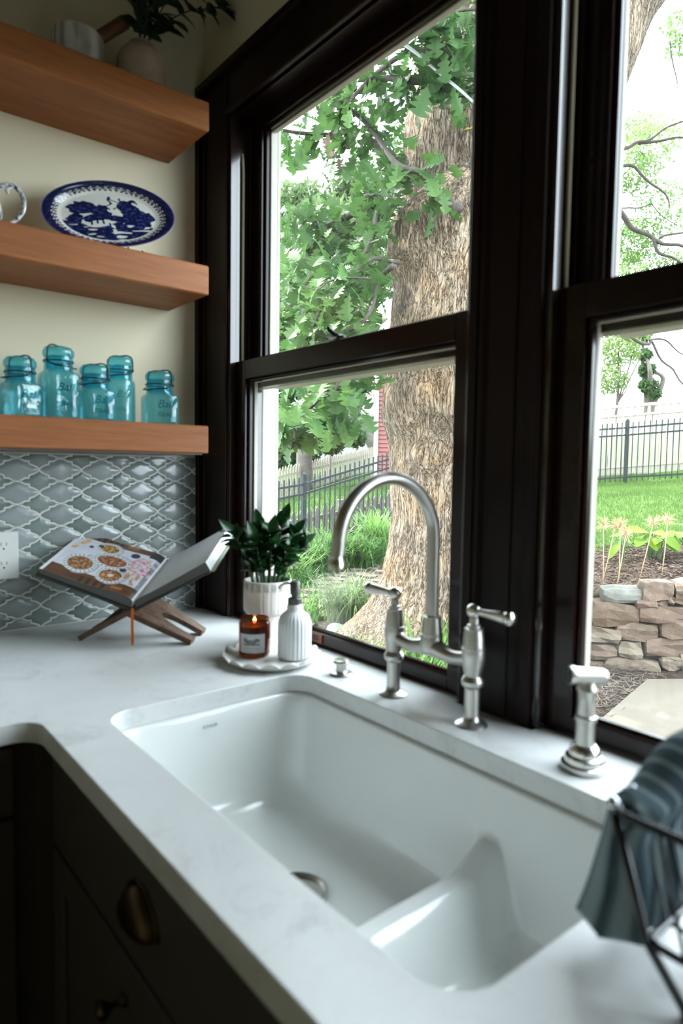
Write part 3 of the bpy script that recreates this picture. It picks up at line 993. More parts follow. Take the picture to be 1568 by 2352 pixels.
# local: x -> world y, y -> world z, z -> world x (toward the room)
blue, blue2, white = (0.006, 0.008, 0.042), (0.025, 0.04, 0.16), (0.62, 0.62, 0.56)
def nz(x, y, s, o=0.0):
    return noise.noise(Vector((x * s + o, y * s - o, o * 1.7)))
def platter_col(u, v):
    r = math.hypot(u, v)
    X, Y = u * A_, v * B_
    if r > 0.985:
        return (0.10, 0.12, 0.25)
    if r > 0.80:
        a = math.atan2(v, u)
        k = nz(math.cos(a) * 3, math.sin(a) * 3 + r * 6, 3.0)
        c = blue if k > -0.15 else (0.012, 0.014, 0.06)
        if abs(math.sin(a * 4)) < 0.035:
            c = (0.004, 0.004, 0.016)
        if r < 0.845 + 0.02 * math.sin(a * 46):
            c = blue if (math.sin(a * 46) * math.sin(r * 160)) > -0.1 else white
        return c
    if r > 0.725:
        a = math.atan2(v, u)
        return white if r < 0.785 + 0.02 * math.sin(a * 60) else blue
    # scene: water at the foot, trees, a small bridge
    b = 0.0
    shore = -0.22 + 0.12 * math.sin(u * 7) + 0.1 * nz(u, v, 4)
    if v < shore:
        b = 1.0 if nz(u * 2.0, v * 7, 2.5, 3) > -0.28 else 0.0
    for cx, cy, rx, ry in ((-0.38, 0.26, .20, .17), (-0.10, 0.12, .13, .20), (0.30, 0.30, .14, .20), (0.42, -0.02, .22, .26), (0.10, -0.06, .10, .09), (-0.52, -0.05, .12, .14), (-0.25, -0.08, .14, .11)):
        q_ = ((u - cx) / rx) ** 2 + ((v - cy) / ry) ** 2 + 1.1 * nz(u * 1.3, v, 9, cx * 5)
        if q_ < 1.25:
            b = 1.0
    for cx, cy, sl in ((0.02, .42, 1.6), (0.14, .45, -1.4), (0.20, .40, 1.2)):
        if abs((u - cx) - (v - cy) * sl * 0.3 - 0.05 * math.sin(v * 20)) < 0.018 and abs(v - cy) < 0.17:
            b = 1.0
    if abs(v + 0.36 - 0.20 * math.cos((u + 0.18) * 6)) < 0.05 and -0.36 < u < 0.05:
        b = 0.0 if math.sin(u * 70) > -0.4 else 1.0
    if abs(u - 0.03) < 0.03 and -0.52 < v < -0.38:
        b = 0.0
    return blue2 if (b > 0.5 and nz(u, v, 22, 1.0) > 0.25) else blue if b > 0.5 else white
NR, NA = 110, 400
rows, cols = [], []
for j in range(NR + 1):
    r = max(0.0008, j / NR)
    dz = 0.0 if r < 0.70 else 0.016 * smooth01(r, 0.70, 1.0) ** 0.8
    for i in range(NA):
        a = 2 * math.pi * i / NA
        u, v = r * math.cos(a), r * math.sin(a)
        rows.append(PM @ Vector((u * A_, v * B_, dz)))
        cols.append((*platter_col(u, v), 1))
mb = MB()
mb.v = [tuple(p) for p in rows]
for j in range(NR):
    for i in range(NA):
        i2 = (i + 1) % NA
        mb.f.append((j * NA + i, j * NA + i2, (j + 1) * NA + i2, (j + 1) * NA + i))
mb.build('painted_face', M_PRINT, pl_, smooth=True, cols=cols, fix=False)
bk = MB()
pts = []
for r, dz in ((1.0, 0.016), (1.003, 0.0145), (0.99, 0.0115), (0.80, 0.002), (0.66, -0.005), (0.6, -0.005), (0.6, -0.003), (0.001, -0.003)):
    pts.append([PM @ Vector((r * A_ * math.cos(2 * math.pi * i / 80), r * B_ * math.sin(2 * math.pi * i / 80), dz)) for i in range(80)])
bk.grid(pts, 80, len(pts), closed_u=True)
bk.build('back', plain('white_glaze', (0.60, 0.60, 0.56), 0.12), pl_, smooth=True)
st = thing('plate_stand', 'small twisted wire stand holding up the blue platter', 'stand', (0.10, -0.29, SH2))
for yy in (-0.385, -0.245):
    k = MB()
    zz = SH2
    path = [(0.160, yy, zz + 0.034), (0.153, yy, zz + 0.020), (0.149, yy, zz + 0.0035), (0.13, yy, zz + 0.003), (0.095, yy, zz + 0.004), (0.075, yy, zz + 0.02), (0.045, yy, zz + 0.10)]
    pp = catmull(path, 8)
    k.tube([p + Vector((0, 0.0016 * math.sin(i * 1.6), 0.0016 * math.cos(i * 1.6))) for i, p in enumerate(pp)], 0.0016, 6)
    k.tube([p - Vector((0, 0.0016 * math.sin(i * 1.6), 0.0016 * math.cos(i * 1.6))) for i, p in enumerate(pp)], 0.0016, 6)
    k.build('twisted_leg', M_NICKEL2, st, smooth=True)
MB().tube([(0.090, -0.385, SH2 + 0.004), (0.090, -0.245, SH2 + 0.004)], 0.0018, 6).build('cross_wire', M_NICKEL2, st, smooth=True)

jg = thing('blue_jug', 'blue and white jug with looped handle at the left', 'jug', (0.12, -0.632, SH2))
JPR = [(0.030, 0.0), (0.034, 0.003), (0.030, 0.008), (0.042, 0.022), (0.050, 0.045), (0.049, 0.070), (0.040, 0.095), (0.036, 0.110), (0.040, 0.124), (0.043, 0.130), (0.040, 0.130), (0.034, 0.112), (0.036, 0.095), (0.045, 0.070), (0.044, 0.04), (0.001, 0.02)]
rows, cols = [], []
for r, z_ in JPR:
    for i in range(96):
        a = 2 * math.pi * i / 96
        rows.append(Vector((0.12 + r * math.cos(a), -0.632 + r * math.sin(a), SH2 + z_)))
def jugprofile(n=90):
    P = catmull([Vector((r, 0, z)) for r, z in JPR], 7)
    return P
P = jugprofile()
mb = MB()
cols = []
for j, p in enumerate(P):
    for i in range(96):
        a = 2 * math.pi * i / 96
        mb.v.append((0.12 + max(.0005, p.x) * math.cos(a), -0.632 + max(.0005, p.x) * math.sin(a), SH2 + p.z))
        k = nz(math.cos(a) * 1.5 + p.z * 3, math.sin(a) * 1.5 + p.z * 22, 2.2, 2.0)
        band = 0.115 < p.z < 0.128 or p.z < 0.012
        cols.append((*(blue2 if (k > 0.02 or band) else white), 1))
for j in range(len(P) - 1):
    for i in range(96):
        i2 = (i + 1) % 96
        mb.f.append((j * 96 + i, j * 96 + i2, (j + 1) * 96 + i2, (j + 1) * 96 + i))
mb.build('body', M_PRINT, jg, smooth=True, cols=cols)
hp = catmull([(0.14, -0.594, SH2 + 0.112), (0.14, -0.575, SH2 + 0.122), (0.14, -0.552, SH2 + 0.120), (0.14, -0.537, SH2 + 0.098), (0.14, -0.538, SH2 + 0.070), (0.14, -0.552, SH2 + 0.046), (0.14, -0.572, SH2 + 0.030), (0.138, -0.586, SH2 + 0.028)], 8)
mb = MB().tube(hp, [0.0055] * len(hp), 12)
cols = []
for i in range(len(hp)):
    for k in range(12):
        c = blue2 if nz(i * 0.22, k * 0.5, 1.4) > 0.08 else white
        cols.append((*c, 1))
mb.build('handle', M_PRINT, jg, smooth=True, cols=cols)
MB().tube(catmull([(0.14, -0.560, SH2 + 0.1205), (0.14, -0.574, SH2 + 0.110), (0.14, -0.570, SH2 + 0.102)], 5), [0.004] * 10 + [0.002], 8).build('handle_curl', M_PRINT2 if 'M_PRINT2' in globals() else bpy.data.materials['white_glaze'], jg, smooth=True)

# ================================================================== top shelf: mortar, pestle, vase with branches
SH1 = 2.3292
def marble_mat():
    N = NT('grey_marble')
    w = N.n('TexWave', i_Vector=N.coord((1, 1, 0.4)), i_Scale=14.0, i_Distortion=6.0, i_Detail=3.0)
    col = N.ramp(w.outputs['Fac'], [(0.1, (0.34, 0.34, 0.32)), (0.6, (0.62, 0.61, 0.57)), (0.95, (0.68, 0.67, 0.63))])
    b = N.bsdf(i_Roughness=0.35)
    N.link(col, b.inputs['Base Color'])
    return N.m
mo = thing('marble_mortar', 'pale veined marble mortar bowl on the top shelf', 'mortar', (0.13, -0.402, SH1))
MB().lathe([(0.050, 0.0), (0.056, 0.003), (0.060, 0.02), (0.063, 0.06), (0.0635, 0.100), (0.0615, 0.106), (0.057, 0.107), (0.053, 0.102), (0.048, 0.06), (0.035, 0.032), (0.001, 0.026)], (0.13, -0.402, SH1), 48).build('bowl', marble_mat(), mo, angle=40)
pe = thing('wooden_pestle', 'brown wooden pestle leaning in the marble mortar', 'pestle', (0.13, -0.402, SH1 + 0.03))
MB().tube([(0.123, -0.419, SH1 + 0.046), (0.128, -0.395, SH1 + 0.075), (0.143, -0.318, SH1 + 0.150), (0.149, -0.288, SH1 + 0.178), (0.1505, -0.280, SH1 + 0.186)], [0.015, 0.0165, 0.0165, 0.0175, 0.012], 16).build('handle', wood('walnut', (0.07, 0.025, 0.012), (0.17, 0.07, 0.035), (30, 5, 30), 0.4), pe, angle=50)
va = thing('stoneware_vase', 'beige stoneware bottle vase on the top shelf', 'vase', (0.14, -0.238, SH1))
VC = (0.14, -0.238, SH1)
MB().lathe([(0.055, 0.0), (0.061, 0.003), (0.064, 0.02), (0.065, 0.07), (0.063, 0.100), (0.054, 0.120), (0.040, 0.134), (0.0335, 0.139), (0.033, 0.145), (0.029, 0.146), (0.028, 0.138), (0.048, 0.116), (0.055, 0.08), (0.053, 0.02), (0.001, 0.01)], VC, 48).build('body', plain('beige_stoneware', (0.46, 0.37, 0.29), 0.7, noise_amt=0.12, noise_scale=35, bump=0.2, bump_scale=120), va, angle=45)
br = thing('leafy_branches', 'dark green leafy branches spreading from the stoneware vase', 'branches', (0.14, -0.238, SH1 + 0.05))
M_STEM = plain('green_brown_stem', (0.05, 0.045, 0.02), 0.6)
M_DLEAF = leafy('dark_green_leaf', (0.012, 0.03, 0.014), (0.035, 0.075, 0.03), 0.12, 0.4)
def oval_leaf(name, L, W, mat, fold=0.25, curl=0.15, point=1.3, n=9):
    """a leaf along +y with its base at the origin, mid rib along y"""
    v, f = [], []
    for j in range(n + 1):
        t = j / n
        w = W / 2 * (math.sin(math.pi * min(1, t ** 0.75)) ** (1 / point)) if 0 < t < 1 else 0.0004
        zc = -curl * L * t * t
        for k, s in enumerate((-1, -0.5, 0, 0.5, 1)):
            v.append((w * s, L * t, zc + abs(s) * w * fold))
    for j in range(n):
        for k in range(4):
            f.append((j * 5 + k, j * 5 + k + 1, (j + 1) * 5 + k + 1, (j + 1) * 5 + k))
    me = bpy.data.meshes.new(name)
    me.from_pydata(v, [], f)
    me.polygons.foreach_set('use_smooth', [True] * len(me.polygons))
    me.materials.append(mat)
    return me
def leaf_matrix(p, direction, up, roll=0.0, s=1.0):
    y = Vector(direction).normalized()
    z = Vector(up)
    z = (z - y * z.dot(y))
    z = z.normalized() if z.length > 1e-5 else y.orthogonal().normalized()
    x = y.cross(z)
    m = Matrix((x, y, z)).transposed().to_4x4()
    return Matrix.Translation(Vector(p)) @ m @ Matrix.Rotation(roll, 4, 'Y') @ Matrix.Scale(s, 4)
me_bl = oval_leaf('leaf', 0.064, 0.040, M_DLEAF, 0.2, 0.15)
rb = random.Random(3)
neck = Vector((0.14, -0.238, SH1 + 0.142))
stems = [
    [(0, 0, -0.1), (0, 0, 0.0), (0.02, -0.02, 0.09), (0.04, -0.06, 0.16), (0.05, -0.10, 0.21)],
    [(0, 0, -0.1), (0.005, 0.005, 0.0), (0.03, 0.01, 0.09), (0.05, 0.02, 0.18), (0.06, 0.015, 0.27)],
    [(0, 0, -0.1), (0.0, 0.012, 0.0), (0.015, 0.06, 0.075), (0.02, 0.13, 0.135), (0.02, 0.19, 0.165), (0.015, 0.235, 0.195)],
    [(0, 0, -0.1), (0.0, 0.012, 0.0), (0.03, 0.045, 0.10), (0.045, 0.085, 0.17), (0.05, 0.11, 0.25)],
    [(0, 0, -0.1), (0.008, -0.008, 0.0), (0.05, -0.03, 0.06), (0.08, -0.06, 0.12), (0.09, -0.10, 0.17)],
    [(0, 0, -0.1), (0.01, 0.0, 0.0), (0.05, 0.0, 0.06), (0.08, 0.03, 0.12), (0.09, 0.06, 0.16)],
]
for st_ in stems:
    pp = catmull([neck + Vector(p) for p in st_], 5)
    MB().tube(pp, [0.0022 - 0.0013 * i / len(pp) for i in range(len(pp))], 6).build('stem', M_STEM, br, smooth=True)
    for i in range(7, len(pp), 2):
        t = (pp[min(i + 1, len(pp) - 1)] - pp[i - 1]).normalized()
        for sgn in (-1, 1):
            side = t.cross(Vector((0.7, 0, 0.7))).normalized() * sgn
            dr = (t * rb.uniform(0.1, 0.7) + side * rb.uniform(0.5, 1) + Vector((rb.uniform(0, .6), 0, rb.uniform(-.7, .2))))
            piece('leaf', me_bl, br, leaf_matrix(pp[i], dr, (rb.uniform(.2, 1), rb.uniform(-.4, .4), rb.uniform(0.1, 1)), 0, rb.uniform(0.75, 1.2)))
    piece('leaf', me_bl, br, leaf_matrix(pp[-1], pp[-1] - pp[-4], (0.6, 0, 1), 0, 1.0))
# ================================================================== open cookbook on a folding carved stand
BA = Vector((-.727, .687, 0)).normalized()          # along the spine, away from the room
BB = Vector((.687, .727, 0)).normalized()           # across the open pages
BP = Vector((.317, -.337, CT))
RISE = 0.072 / 0.25
def bk3(b, z, a):
    return BP + BB * b + BA * a + Vector((0, 0, z + RISE * a))
M_STAND = wood('carved_brown_wood', (0.045, 0.022, 0.013), (0.17, 0.10, 0.062), (30, 30, 30), 0.6, bump=0.6, fine=3)
bs = thing('book_stand', 'carved brown wooden folding stand holding the open cookbook', 'stand', tuple(BP))
def panel(foot, top, a0, a1, flip):
    foot, top = Vector((foot[0], 0, foot[1])), Vector((top[0], 0, top[1]))
    e = (top - foot)
    L = e.length
    e.normalize()
    nrm = Vector((-e.z, 0, e.x))
    wid = a1 - a0
    out = [(0, 0)]
    out += [(0.30 * L, 0.002), (0.52 * L, 0.004), (0.54 * L, 0.026), (L, 0.026), (L, wid - 0.026), (0.54 * L, wid - 0.026), (0.52 * L, wid - 0.004), (0.30 * L, wid - 0.002), (0, wid), (0.0, wid - 0.034)]
    ar = [(0.30 * L * math.sin(math.radians(t)), wid / 2 + (wid / 2 - 0.036) * math.cos(math.radians(t))) for t in range(15, 180, 15)]
    out += ar + [(0.0, 0.034)]
    mb = MB().prism(out, -0.0065, 0.0065)
    sl = 0.28
    def tr(p):
        l, a, h = p
        c = foot + e * l + nrm * h
        lift = RISE * a * min(1, l / (0.45 * L))
        return BP + BB * c.x + BA * (a0 + a) + Vector((0, 0, c.z + lift))
    mb.v = [tuple(tr(p)) for p in mb.v]
    ob = mb.build('panel', M_STAND, bs)
    # raised carving on the panel
    cv = MB()
    for rr_ in (0.42, 0.37):
        pts = [tr((rr_ * L * math.sin(math.radians(t)), wid / 2 + (wid / 2 - 0.02) * math.cos(math.radians(t)), 0.0065 if flip else 0.0065)) for t in range(20, 165, 12)]
        cv.tube(pts, 0.0022, 5)
    cv.tube([tr((0.46 * L + 0.012 * math.sin(t), wid / 2 + 0.012 * math.cos(t), 0.0065)) for t in [k * 0.628 for k in range(11)]], 0.0022, 5)
    cv.build('carving', M_STAND, ob, smooth=True)
panel((-.144, 0.006), (.150, .165), 0.0, 0.13, True)
panel((.146, 0.006), (-.190, .142), 0.0, 0.13, False)
cb = thing('cookbook', 'open cookbook showing a photo of plated dishes', 'book', tuple(bk3(0, .09, 0)))
M_COVER = plain('dark_grey_cloth', (0.045, 0.045, 0.045), 0.7)
M_PAGE = plain('white_paper', (0.78, 0.80, 0.80), 0.7)
M_EDGE = plain('shaded_paper_edges', (0.12, 0.12, 0.115), 0.8)  # head and foot of the page blocks, shade put into the dark colour
M_EDGEW = plain('bright_paper_edges', (0.84, 0.86, 0.84), 0.8)
DA = 0.25
cov = MB()
secL = [(-.006, .084), (-.254, .166), (-.253, .1705), (-.006, .089)]
secR = [(.006, .084), (.196, .184), (.194, .188), (.006, .089)]
for sec in (secL, secR):
    v = [bk3(b, z, a) for a in (-0.004, DA + 0.004) for b, z in sec]
    cov.add(v, [(0, 1, 2, 3)[::-1], (4, 5, 6, 7), (0, 1, 5, 4), (1, 2, 6, 5), (2, 3, 7, 6), (3, 0, 4, 7)])
cov.add([bk3(b, z, a) for a in (-0.004, DA + 0.004) for b, z in ((-.007, .083), (.007, .083), (.006, .089), (-.006, .089))], [(0, 1, 2, 3)[::-1], (4, 5, 6, 7), (0, 1, 5, 4), (1, 2, 6, 5), (2, 3, 7, 6), (3, 0, 4, 7)])
cov.build('cover', M_COVER, cb)
MB().add([bk3(b, z, a) for a in (0.0, DA) for b, z in ((.197, .1875), (.2005, .1895), (.2085, .191), (.2045, .187))], [(0, 1, 2, 3)[::-1], (4, 5, 6, 7), (0, 1, 5, 4), (1, 2, 6, 5), (2, 3, 7, 6), (3, 0, 4, 7)]).build('back_flap', plain('green_edge', (0.45, 0.55, 0.40), 0.6), cb)
# page blocks, seen from the front as solid sections with a curved top
topL = catmull([Vector((-.003, 0, .107)), Vector((-.022, 0, .121)), Vector((-.06, 0, .131)), Vector((-.13, 0, .148)), Vector((-.245, 0, .183))], 5)
topR = catmull([Vector((.003, 0, .107)), Vector((.02, 0, .119)), Vector((.05, 0, .134)), Vector((.11, 0, .168)), Vector((.183, 0, .210))], 5)
botL = [(-.246, .1705), (-.005, .0905)]
botR = [(.196, .189), (.005, .0905)]
for top, bot, nm, em in ((topL, botL, 'left_pages', M_EDGE), (topR, botR, 'right_pages', M_EDGE)):
    sec = [(p.x, p.z) for p in top] + bot
    n = len(sec)
    mb = MB()
    v = [bk3(b, z, a) for a in (0.0, DA) for b, z in sec]
    tr = geometry.tessellate_polygon([[Vector((b, z, 0)) for b, z in sec]])
    f = [(i, (i + 1) % n, n + (i + 1) % n, n + i) for i in range(n)] + [tuple(t) for t in tr] + [tuple(i + n for i in t) for t in tr]
    mb.add(v, f)
    ob = mb.build(nm, [M_PAGE, M_EDGE, M_EDGEW], cb)
    nt_ = len(tr)
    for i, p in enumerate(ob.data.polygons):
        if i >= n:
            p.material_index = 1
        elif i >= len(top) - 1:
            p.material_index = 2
# the printed photograph on the left page
def inside(u, v, cx, cy, rx, ry):
    return math.hypot((u - cx) / rx, (v - cy) / ry)
def page_col(u, v):
    """u: 0 at fore edge -> 1 at spine, v: 0 near -> 1 far"""
    w_ = (0.80, 0.81, 0.84)
    if u < 0.035 or u > 0.985 or v < 0.0:
        return w_
    nn = nz(u, v, 9, 5)
    c = (0.70 + 0.05 * nn, 0.70 + 0.05 * nn, 0.78 + 0.04 * nn)
    if v < 0.20 - 0.03 * u or v > 0.885:
        k = nz(u * 1, v * 10, 3.0, 2)
        c = (0.13 + 0.05 * k, 0.06 + 0.025 * k, 0.028)
        if v > 0.9 and 0.1 < u < 0.5 and math.sin(u * 95) > 0.2:
            c = (0.012, 0.011, 0.012)
        if v < 0.12 and 0.35 < u < 0.72 and math.sin(u * 80) > 0.35:
            c = (0.03, 0.018, 0.012)
        if v < 0.10 and 0.72 < u < 0.84 and v > 0.06:
            c = (0.42, 0.17, 0.05)
        if v > 0.93 and 0.55 < u < 0.68:
            c = (0.32, 0.14, 0.05)
    for cx, cy, rx, ry, col in ((.27, .34, .175, .19, (.30, .14, .05)), (.53, .56, .215, .15, (.32, .12, .05)), (.40, .80, .14, .125, (.38, .20, .05)), (.63, .28, .155, .165, (.36, .16, .06))):
        d_ = inside(u, v, cx, cy, rx, ry)
        if d_ < 1.12 and d_ >= 1 and u > cx:
            c = (0.42, 0.40, 0.46)
        if d_ < 1:
            a = math.atan2((v - cy) / ry, (u - cx) / rx)
            c = (0.76, 0.78, 0.79)
            if 0.8 < d_ < 0.96 and math.sin(a * 22) > 0.1:
                c = (0.25, 0.38, 0.42)
            if d_ < 0.74:
                k = nz(u * 2.2, v * 2.2, 16, cx * 9)
                c = tuple(x * (1.0 + 1.3 * k) + (0.12 if k > 0.28 else 0) for x in col)
            if d_ < 0.2 and cx == .63:
                c = (0.75, 0.72, 0.70)
    d_ = inside(u, v, .83, .55, .13, .26)
    if d_ < 1 and nz(u, v, 26, 4) > -0.18:
        k = nz(u, v, 30, 9)
        c = (0.72, 0.10, 0.32) if k > 0.25 else (0.78, 0.55, 0.58) if k > 0.0 else (0.35, 0.32, 0.12) if k > -0.2 else (0.72, 0.62, 0.60)
    for cx, cy, r_ in ((.30, .93 - .13, .028), (.70, .44, .035), (.70, .80, .05), (.22, .72, .025)):
        if inside(u, v, cx, cy, r_, r_ * 1.1) < 1:
            c = (0.03, 0.03, 0.07)
    if 0.045 < u < 0.16 and 0.58 < v < 0.86 and abs((v - 0.58) * 0.35 + 0.055 - u) < 0.03:
        c = (0.68, 0.45, 0.16) if nz(u, v, 20, 1) > -0.1 else (0.75, 0.72, 0.62)
    if 0.76 < u < 0.90 and 0.20 < v < 0.42:
        if nz(u * 1.5, v, 14, 6) > 0.05:
            c = (0.50, 0.30, 0.14)
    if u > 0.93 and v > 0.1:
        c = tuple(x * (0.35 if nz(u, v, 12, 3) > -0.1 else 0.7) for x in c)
    if u > 0.84 and v > 0.84:
        c = (0.05, 0.04, 0.045)
    return c
NU, NV = 170, 150
cum = [0.0]
TL = topL[::-1]
for i in range(1, len(TL)):
    cum.append(cum[-1] + (TL[i] - TL[i - 1]).length)
def along(u):
    s_ = u * cum[-1]
    for i in range(1, len(TL)):
        if s_ <= cum[i] + 1e-9:
            return TL[i - 1].lerp(TL[i], (s_ - cum[i - 1]) / (cum[i] - cum[i - 1]))
    return TL[-1]
mb = MB()
cols = []
for j in range(NV):
    for i in range(NU):
        p = along(i / (NU - 1))
        mb.v.append(tuple(bk3(p.x, p.z + 0.0006, DA * j / (NV - 1))))
        cols.append((*page_col(i / (NU - 1), j / (NV - 1)), 1))
for j in range(NV - 1):
    for i in range(NU - 1):
        mb.f.append((j * NU + i, j * NU + i + 1, (j + 1) * NU + i + 1, (j + 1) * NU + i))
mb.build('photo_page', printed('photo_print', 0.35), cb, smooth=True, cols=cols, fix=False)
rbn = catmull([bk3(0.0, .092, -0.006), bk3(0.0, .075, -0.009), bk3(0.001, .045, -.012), bk3(.003, .02, -.016) , bk3(.004, .0065, -.020)], 5)
mb = MB()
for p in rbn:
    for s_, t_ in ((-1, 0), (1, 0), (1, 1), (-1, 1)):
        mb.v.append(tuple(p + BB * 0.0035 * s_ + BA * (-0.0006 * t_)))
for i in range(len(rbn) - 1):
    for k in range(4):
        mb.f.append((i * 4 + k, i * 4 + (k + 1) % 4, i * 4 + 4 + (k + 1) % 4, i * 4 + 4 + k))
mb.f += [(0, 1, 2, 3), tuple(len(mb.v) - 4 + k for k in range(4))]
mb.build('ribbon', plain('orange_ribbon', (0.80, 0.17, 0.012), 0.6), cb, label='orange ribbon bookmark hanging from the spine')

# ================================================================== tray with candle and soap; planter
TX, TY = 0.648, -0.142
tr_ = thing('scalloped_tray', 'round white ceramic tray with a scalloped rim', 'tray', (TX, TY, CT))
def scal(a, z):
    k = smooth01(z, CT * 0 + 0.006, 0.018)
    return 1 + 0.035 * k * (abs(math.sin(a * 8)) - 0.5)
P = [(0.001, 0.0), (0.085, 0.0), (0.094, 0.0025), (0.104, 0.009), (0.113, 0.0175), (0.1125, 0.0195), (0.108, 0.0185), (0.099, 0.011), (0.090, 0.0068), (0.08, 0.006), (0.001, 0.006)]
rows = []
for r, z in P:
    row = []
    for i in range(192):
        a = 2 * math.pi * i / 192
        k = smooth01(r, 0.09, 0.113)
        wv = abs(math.sin(a * 8))
        row.append((TX + r * (1 + 0.03 * k * (wv - 0.6)) * math.cos(a), TY + r * (1 + 0.03 * k * (wv - 0.6)) * math.sin(a), CT + 0.0003 + z * (1 + (0.55 * k * (wv - 0.6) if z > 0.007 else 0))))
    rows.append(row)
MB().grid(rows, 192, len(rows), closed_u=True).build('dish', M_WHITECER, tr_, smooth=True)
TZ = CT + 0.0068

# candle
def amber():
    N = NT('amber_glass')
    tr = N.n('BsdfTransparent', i_Color=(0.62, 0.27, 0.04, 1))
    df = N.n('BsdfDiffuse', i_Color=(0.055, 0.016, 0.004, 1))
    m1 = N.n('MixShader', i_0=0.22, i_1=tr.outputs[0], i_2=df.outputs[0])
    gl = N.n('BsdfGlossy', i_Roughness=0.04)
    m2 = N.n('MixShader', i_0=schlick(N, 0.05), i_1=m1.outputs[0], i_2=gl.outputs[0])
    N.link(m2.outputs[0], N.out.inputs['Surface'])
    return N.m
cd = (0.600, -0.158, TZ)
ca = thing('candle_jar', 'amber glass candle jar with white label, lit', 'candle', cd)
MB().lathe([(0.030, 0.0), (0.0345, 0.002), (0.0365, 0.007), (0.0365, 0.076), (0.0345, 0.080), (0.0335, 0.083), (0.0345, 0.086), (0.0335, 0.0885), (0.0315, 0.0885), (0.031, 0.083), (0.0335, 0.076), (0.0335, 0.007), (0.001, 0.005)], cd, 48).build('glass', amber(), ca, angle=50)
MB().lathe([(0.001, 0.0055), (0.033, 0.0075), (0.033, 0.070), (0.001, 0.0695)], cd, 40).build('wax', plain('honey_wax', (0.55, 0.36, 0.12), 0.5), ca, angle=50)
MB().tube([(cd[0], cd[1], cd[2] + 0.069), (cd[0] + 0.0006, cd[1], cd[2] + 0.076)], 0.0008, 6).build('wick', M_BLACK, ca)
def flame_mat():
    N = NT('candle_flame')
    e = N.n('Emission', i_Color=(1.0, 0.62, 0.22, 1), i_Strength=14.0)
    N.link(e.outputs[0], N.out.inputs['Surface'])
    return N.m
MB().lathe([(0.0004, 0.0), (0.0032, 0.003), (0.0042, 0.0065), (0.0028, 0.011), (0.0004, 0.016)], (cd[0], cd[1], cd[2] + 0.0735), 14).build('flame', flame_mat(), ca, smooth=True)
# paper label wrapped on the camera side of the jar
ang0 = math.atan2(CAM.y - cd[1], CAM.x - cd[0]) - math.radians(10)
NU, NV = 60, 70
mb = MB()
cols = []
for j in range(NV):
    for i in range(NU):
        u, v = i / (NU - 1), j / (NV - 1)
        a = ang0 + (u - 0.5) * 1.75
        mb.v.append((cd[0] + 0.0369 * math.cos(a), cd[1] + 0.0369 * math.sin(a), cd[2] + 0.012 + 0.044 * v))
        c = (0.62, 0.64, 0.66)
        x = u
        if 0.40 < v < 0.80 and 0.17 < x < 0.80:      # engraved clump of trees
            d1 = inside(x, v, .25, .68, .10, .13)
            d2 = inside(x, v, .68, .67, .13, .11)
            d3 = inside(x, v, .48, .58, .22, .12)
            base_ = 0.40 < v < 0.5
            if min(d1, d2, d3) < 1 + 0.25 * nz(x, v, 14) or base_:
                c = (0.10, 0.11, 0.13) if nz(x, v, 24, 2) > -0.1 and not (base_ and not 0.2 < x < .77) else (0.26, 0.28, 0.30)
        if 0.21 < v < 0.30 and 0.2 < x < 0.77 and math.sin(x * 62) > 0.15:
            c = (0.30, 0.31, 0.33)
        if 0.885 < v < 0.915 and 0.22 < x < 0.72 and math.sin(x * 120) > -0.2:
            c = (0.42, 0.43, 0.46)
        cols.append((*c, 1))
for j in range(NV - 1):
    for i in range(NU - 1):
        mb.f.append((j * NU + i, j * NU + i + 1, (j + 1) * NU + i + 1, (j + 1) * NU + i))
mb.build('paper_label', printed('label_print', 0.6), ca, smooth=True, cols=cols, fix=False)

# soap bottle
sc_ = (0.678, -0.098, TZ)
so_ = thing('soap_bottle', 'white ribbed soap bottle with grey pump on the tray', 'bottle', sc_)
P = [(0.030, 0.0), (0.036, 0.002), (0.0385, 0.008), (0.0385, 0.076), (0.0375, 0.086), (0.034, 0.096), (0.028, 0.104), (0.021, 0.110), (0.0185, 0.113), (0.0185, 0.122), (0.0165, 0.126), (0.001, 0.126)]
rows = []
for r, z in P:
    row = []
    for i in range(208):
        a = 2 * math.pi * i / 208
        k = smooth01(r, 0.021, 0.034) * (1 if z > 0.004 else 0.5)
        row.append((sc_[0] + r * (1 + 0.05 * k * (abs(math.sin(a * 13)) - 0.6)) * math.cos(a), sc_[1] + r * (1 + 0.05 * k * (abs(math.sin(a * 13)) - 0.6)) * math.sin(a), sc_[2] + z))
    rows.append(row)
rows = [rows[0]] + rows
sb_ = MB().grid(rows[1:], 208, len(rows) - 1, closed_u=True)
sb_.build('body', plain('white_milk_glass', (0.76, 0.78, 0.79), 0.25), so_, smooth=True)
M_PUMP = plain('grey_pump_metal', (0.10, 0.10, 0.095), 0.4, 0.7)
pm = MB()
pm.lathe([(0.0165, 0.1262), (0.0165, 0.139), (0.0150, 0.1405), (0.0085, 0.141), (0.0085, 0.148), (0.0115, 0.1485), (0.0115, 0.176), (0.0100, 0.179), (0.001, 0.180)], sc_, 28)
pm.build('pump', M_PUMP, so_, angle=40)
spd = Vector((-0.80, -0.55, 0)).normalized()
o_ = Vector(sc_) + Vector((0, 0, 0.172))
MB().tube(catmull([o_ + spd * 0.006, o_ + spd * 0.02 + Vector((0, 0, 0.001)), o_ + spd * 0.032 - Vector((0, 0, 0.004)), o_ + spd * 0.040 - Vector((0, 0, 0.013))], 4), 0.0033, 10).build('spout', M_NICKEL2, so_, smooth=True)

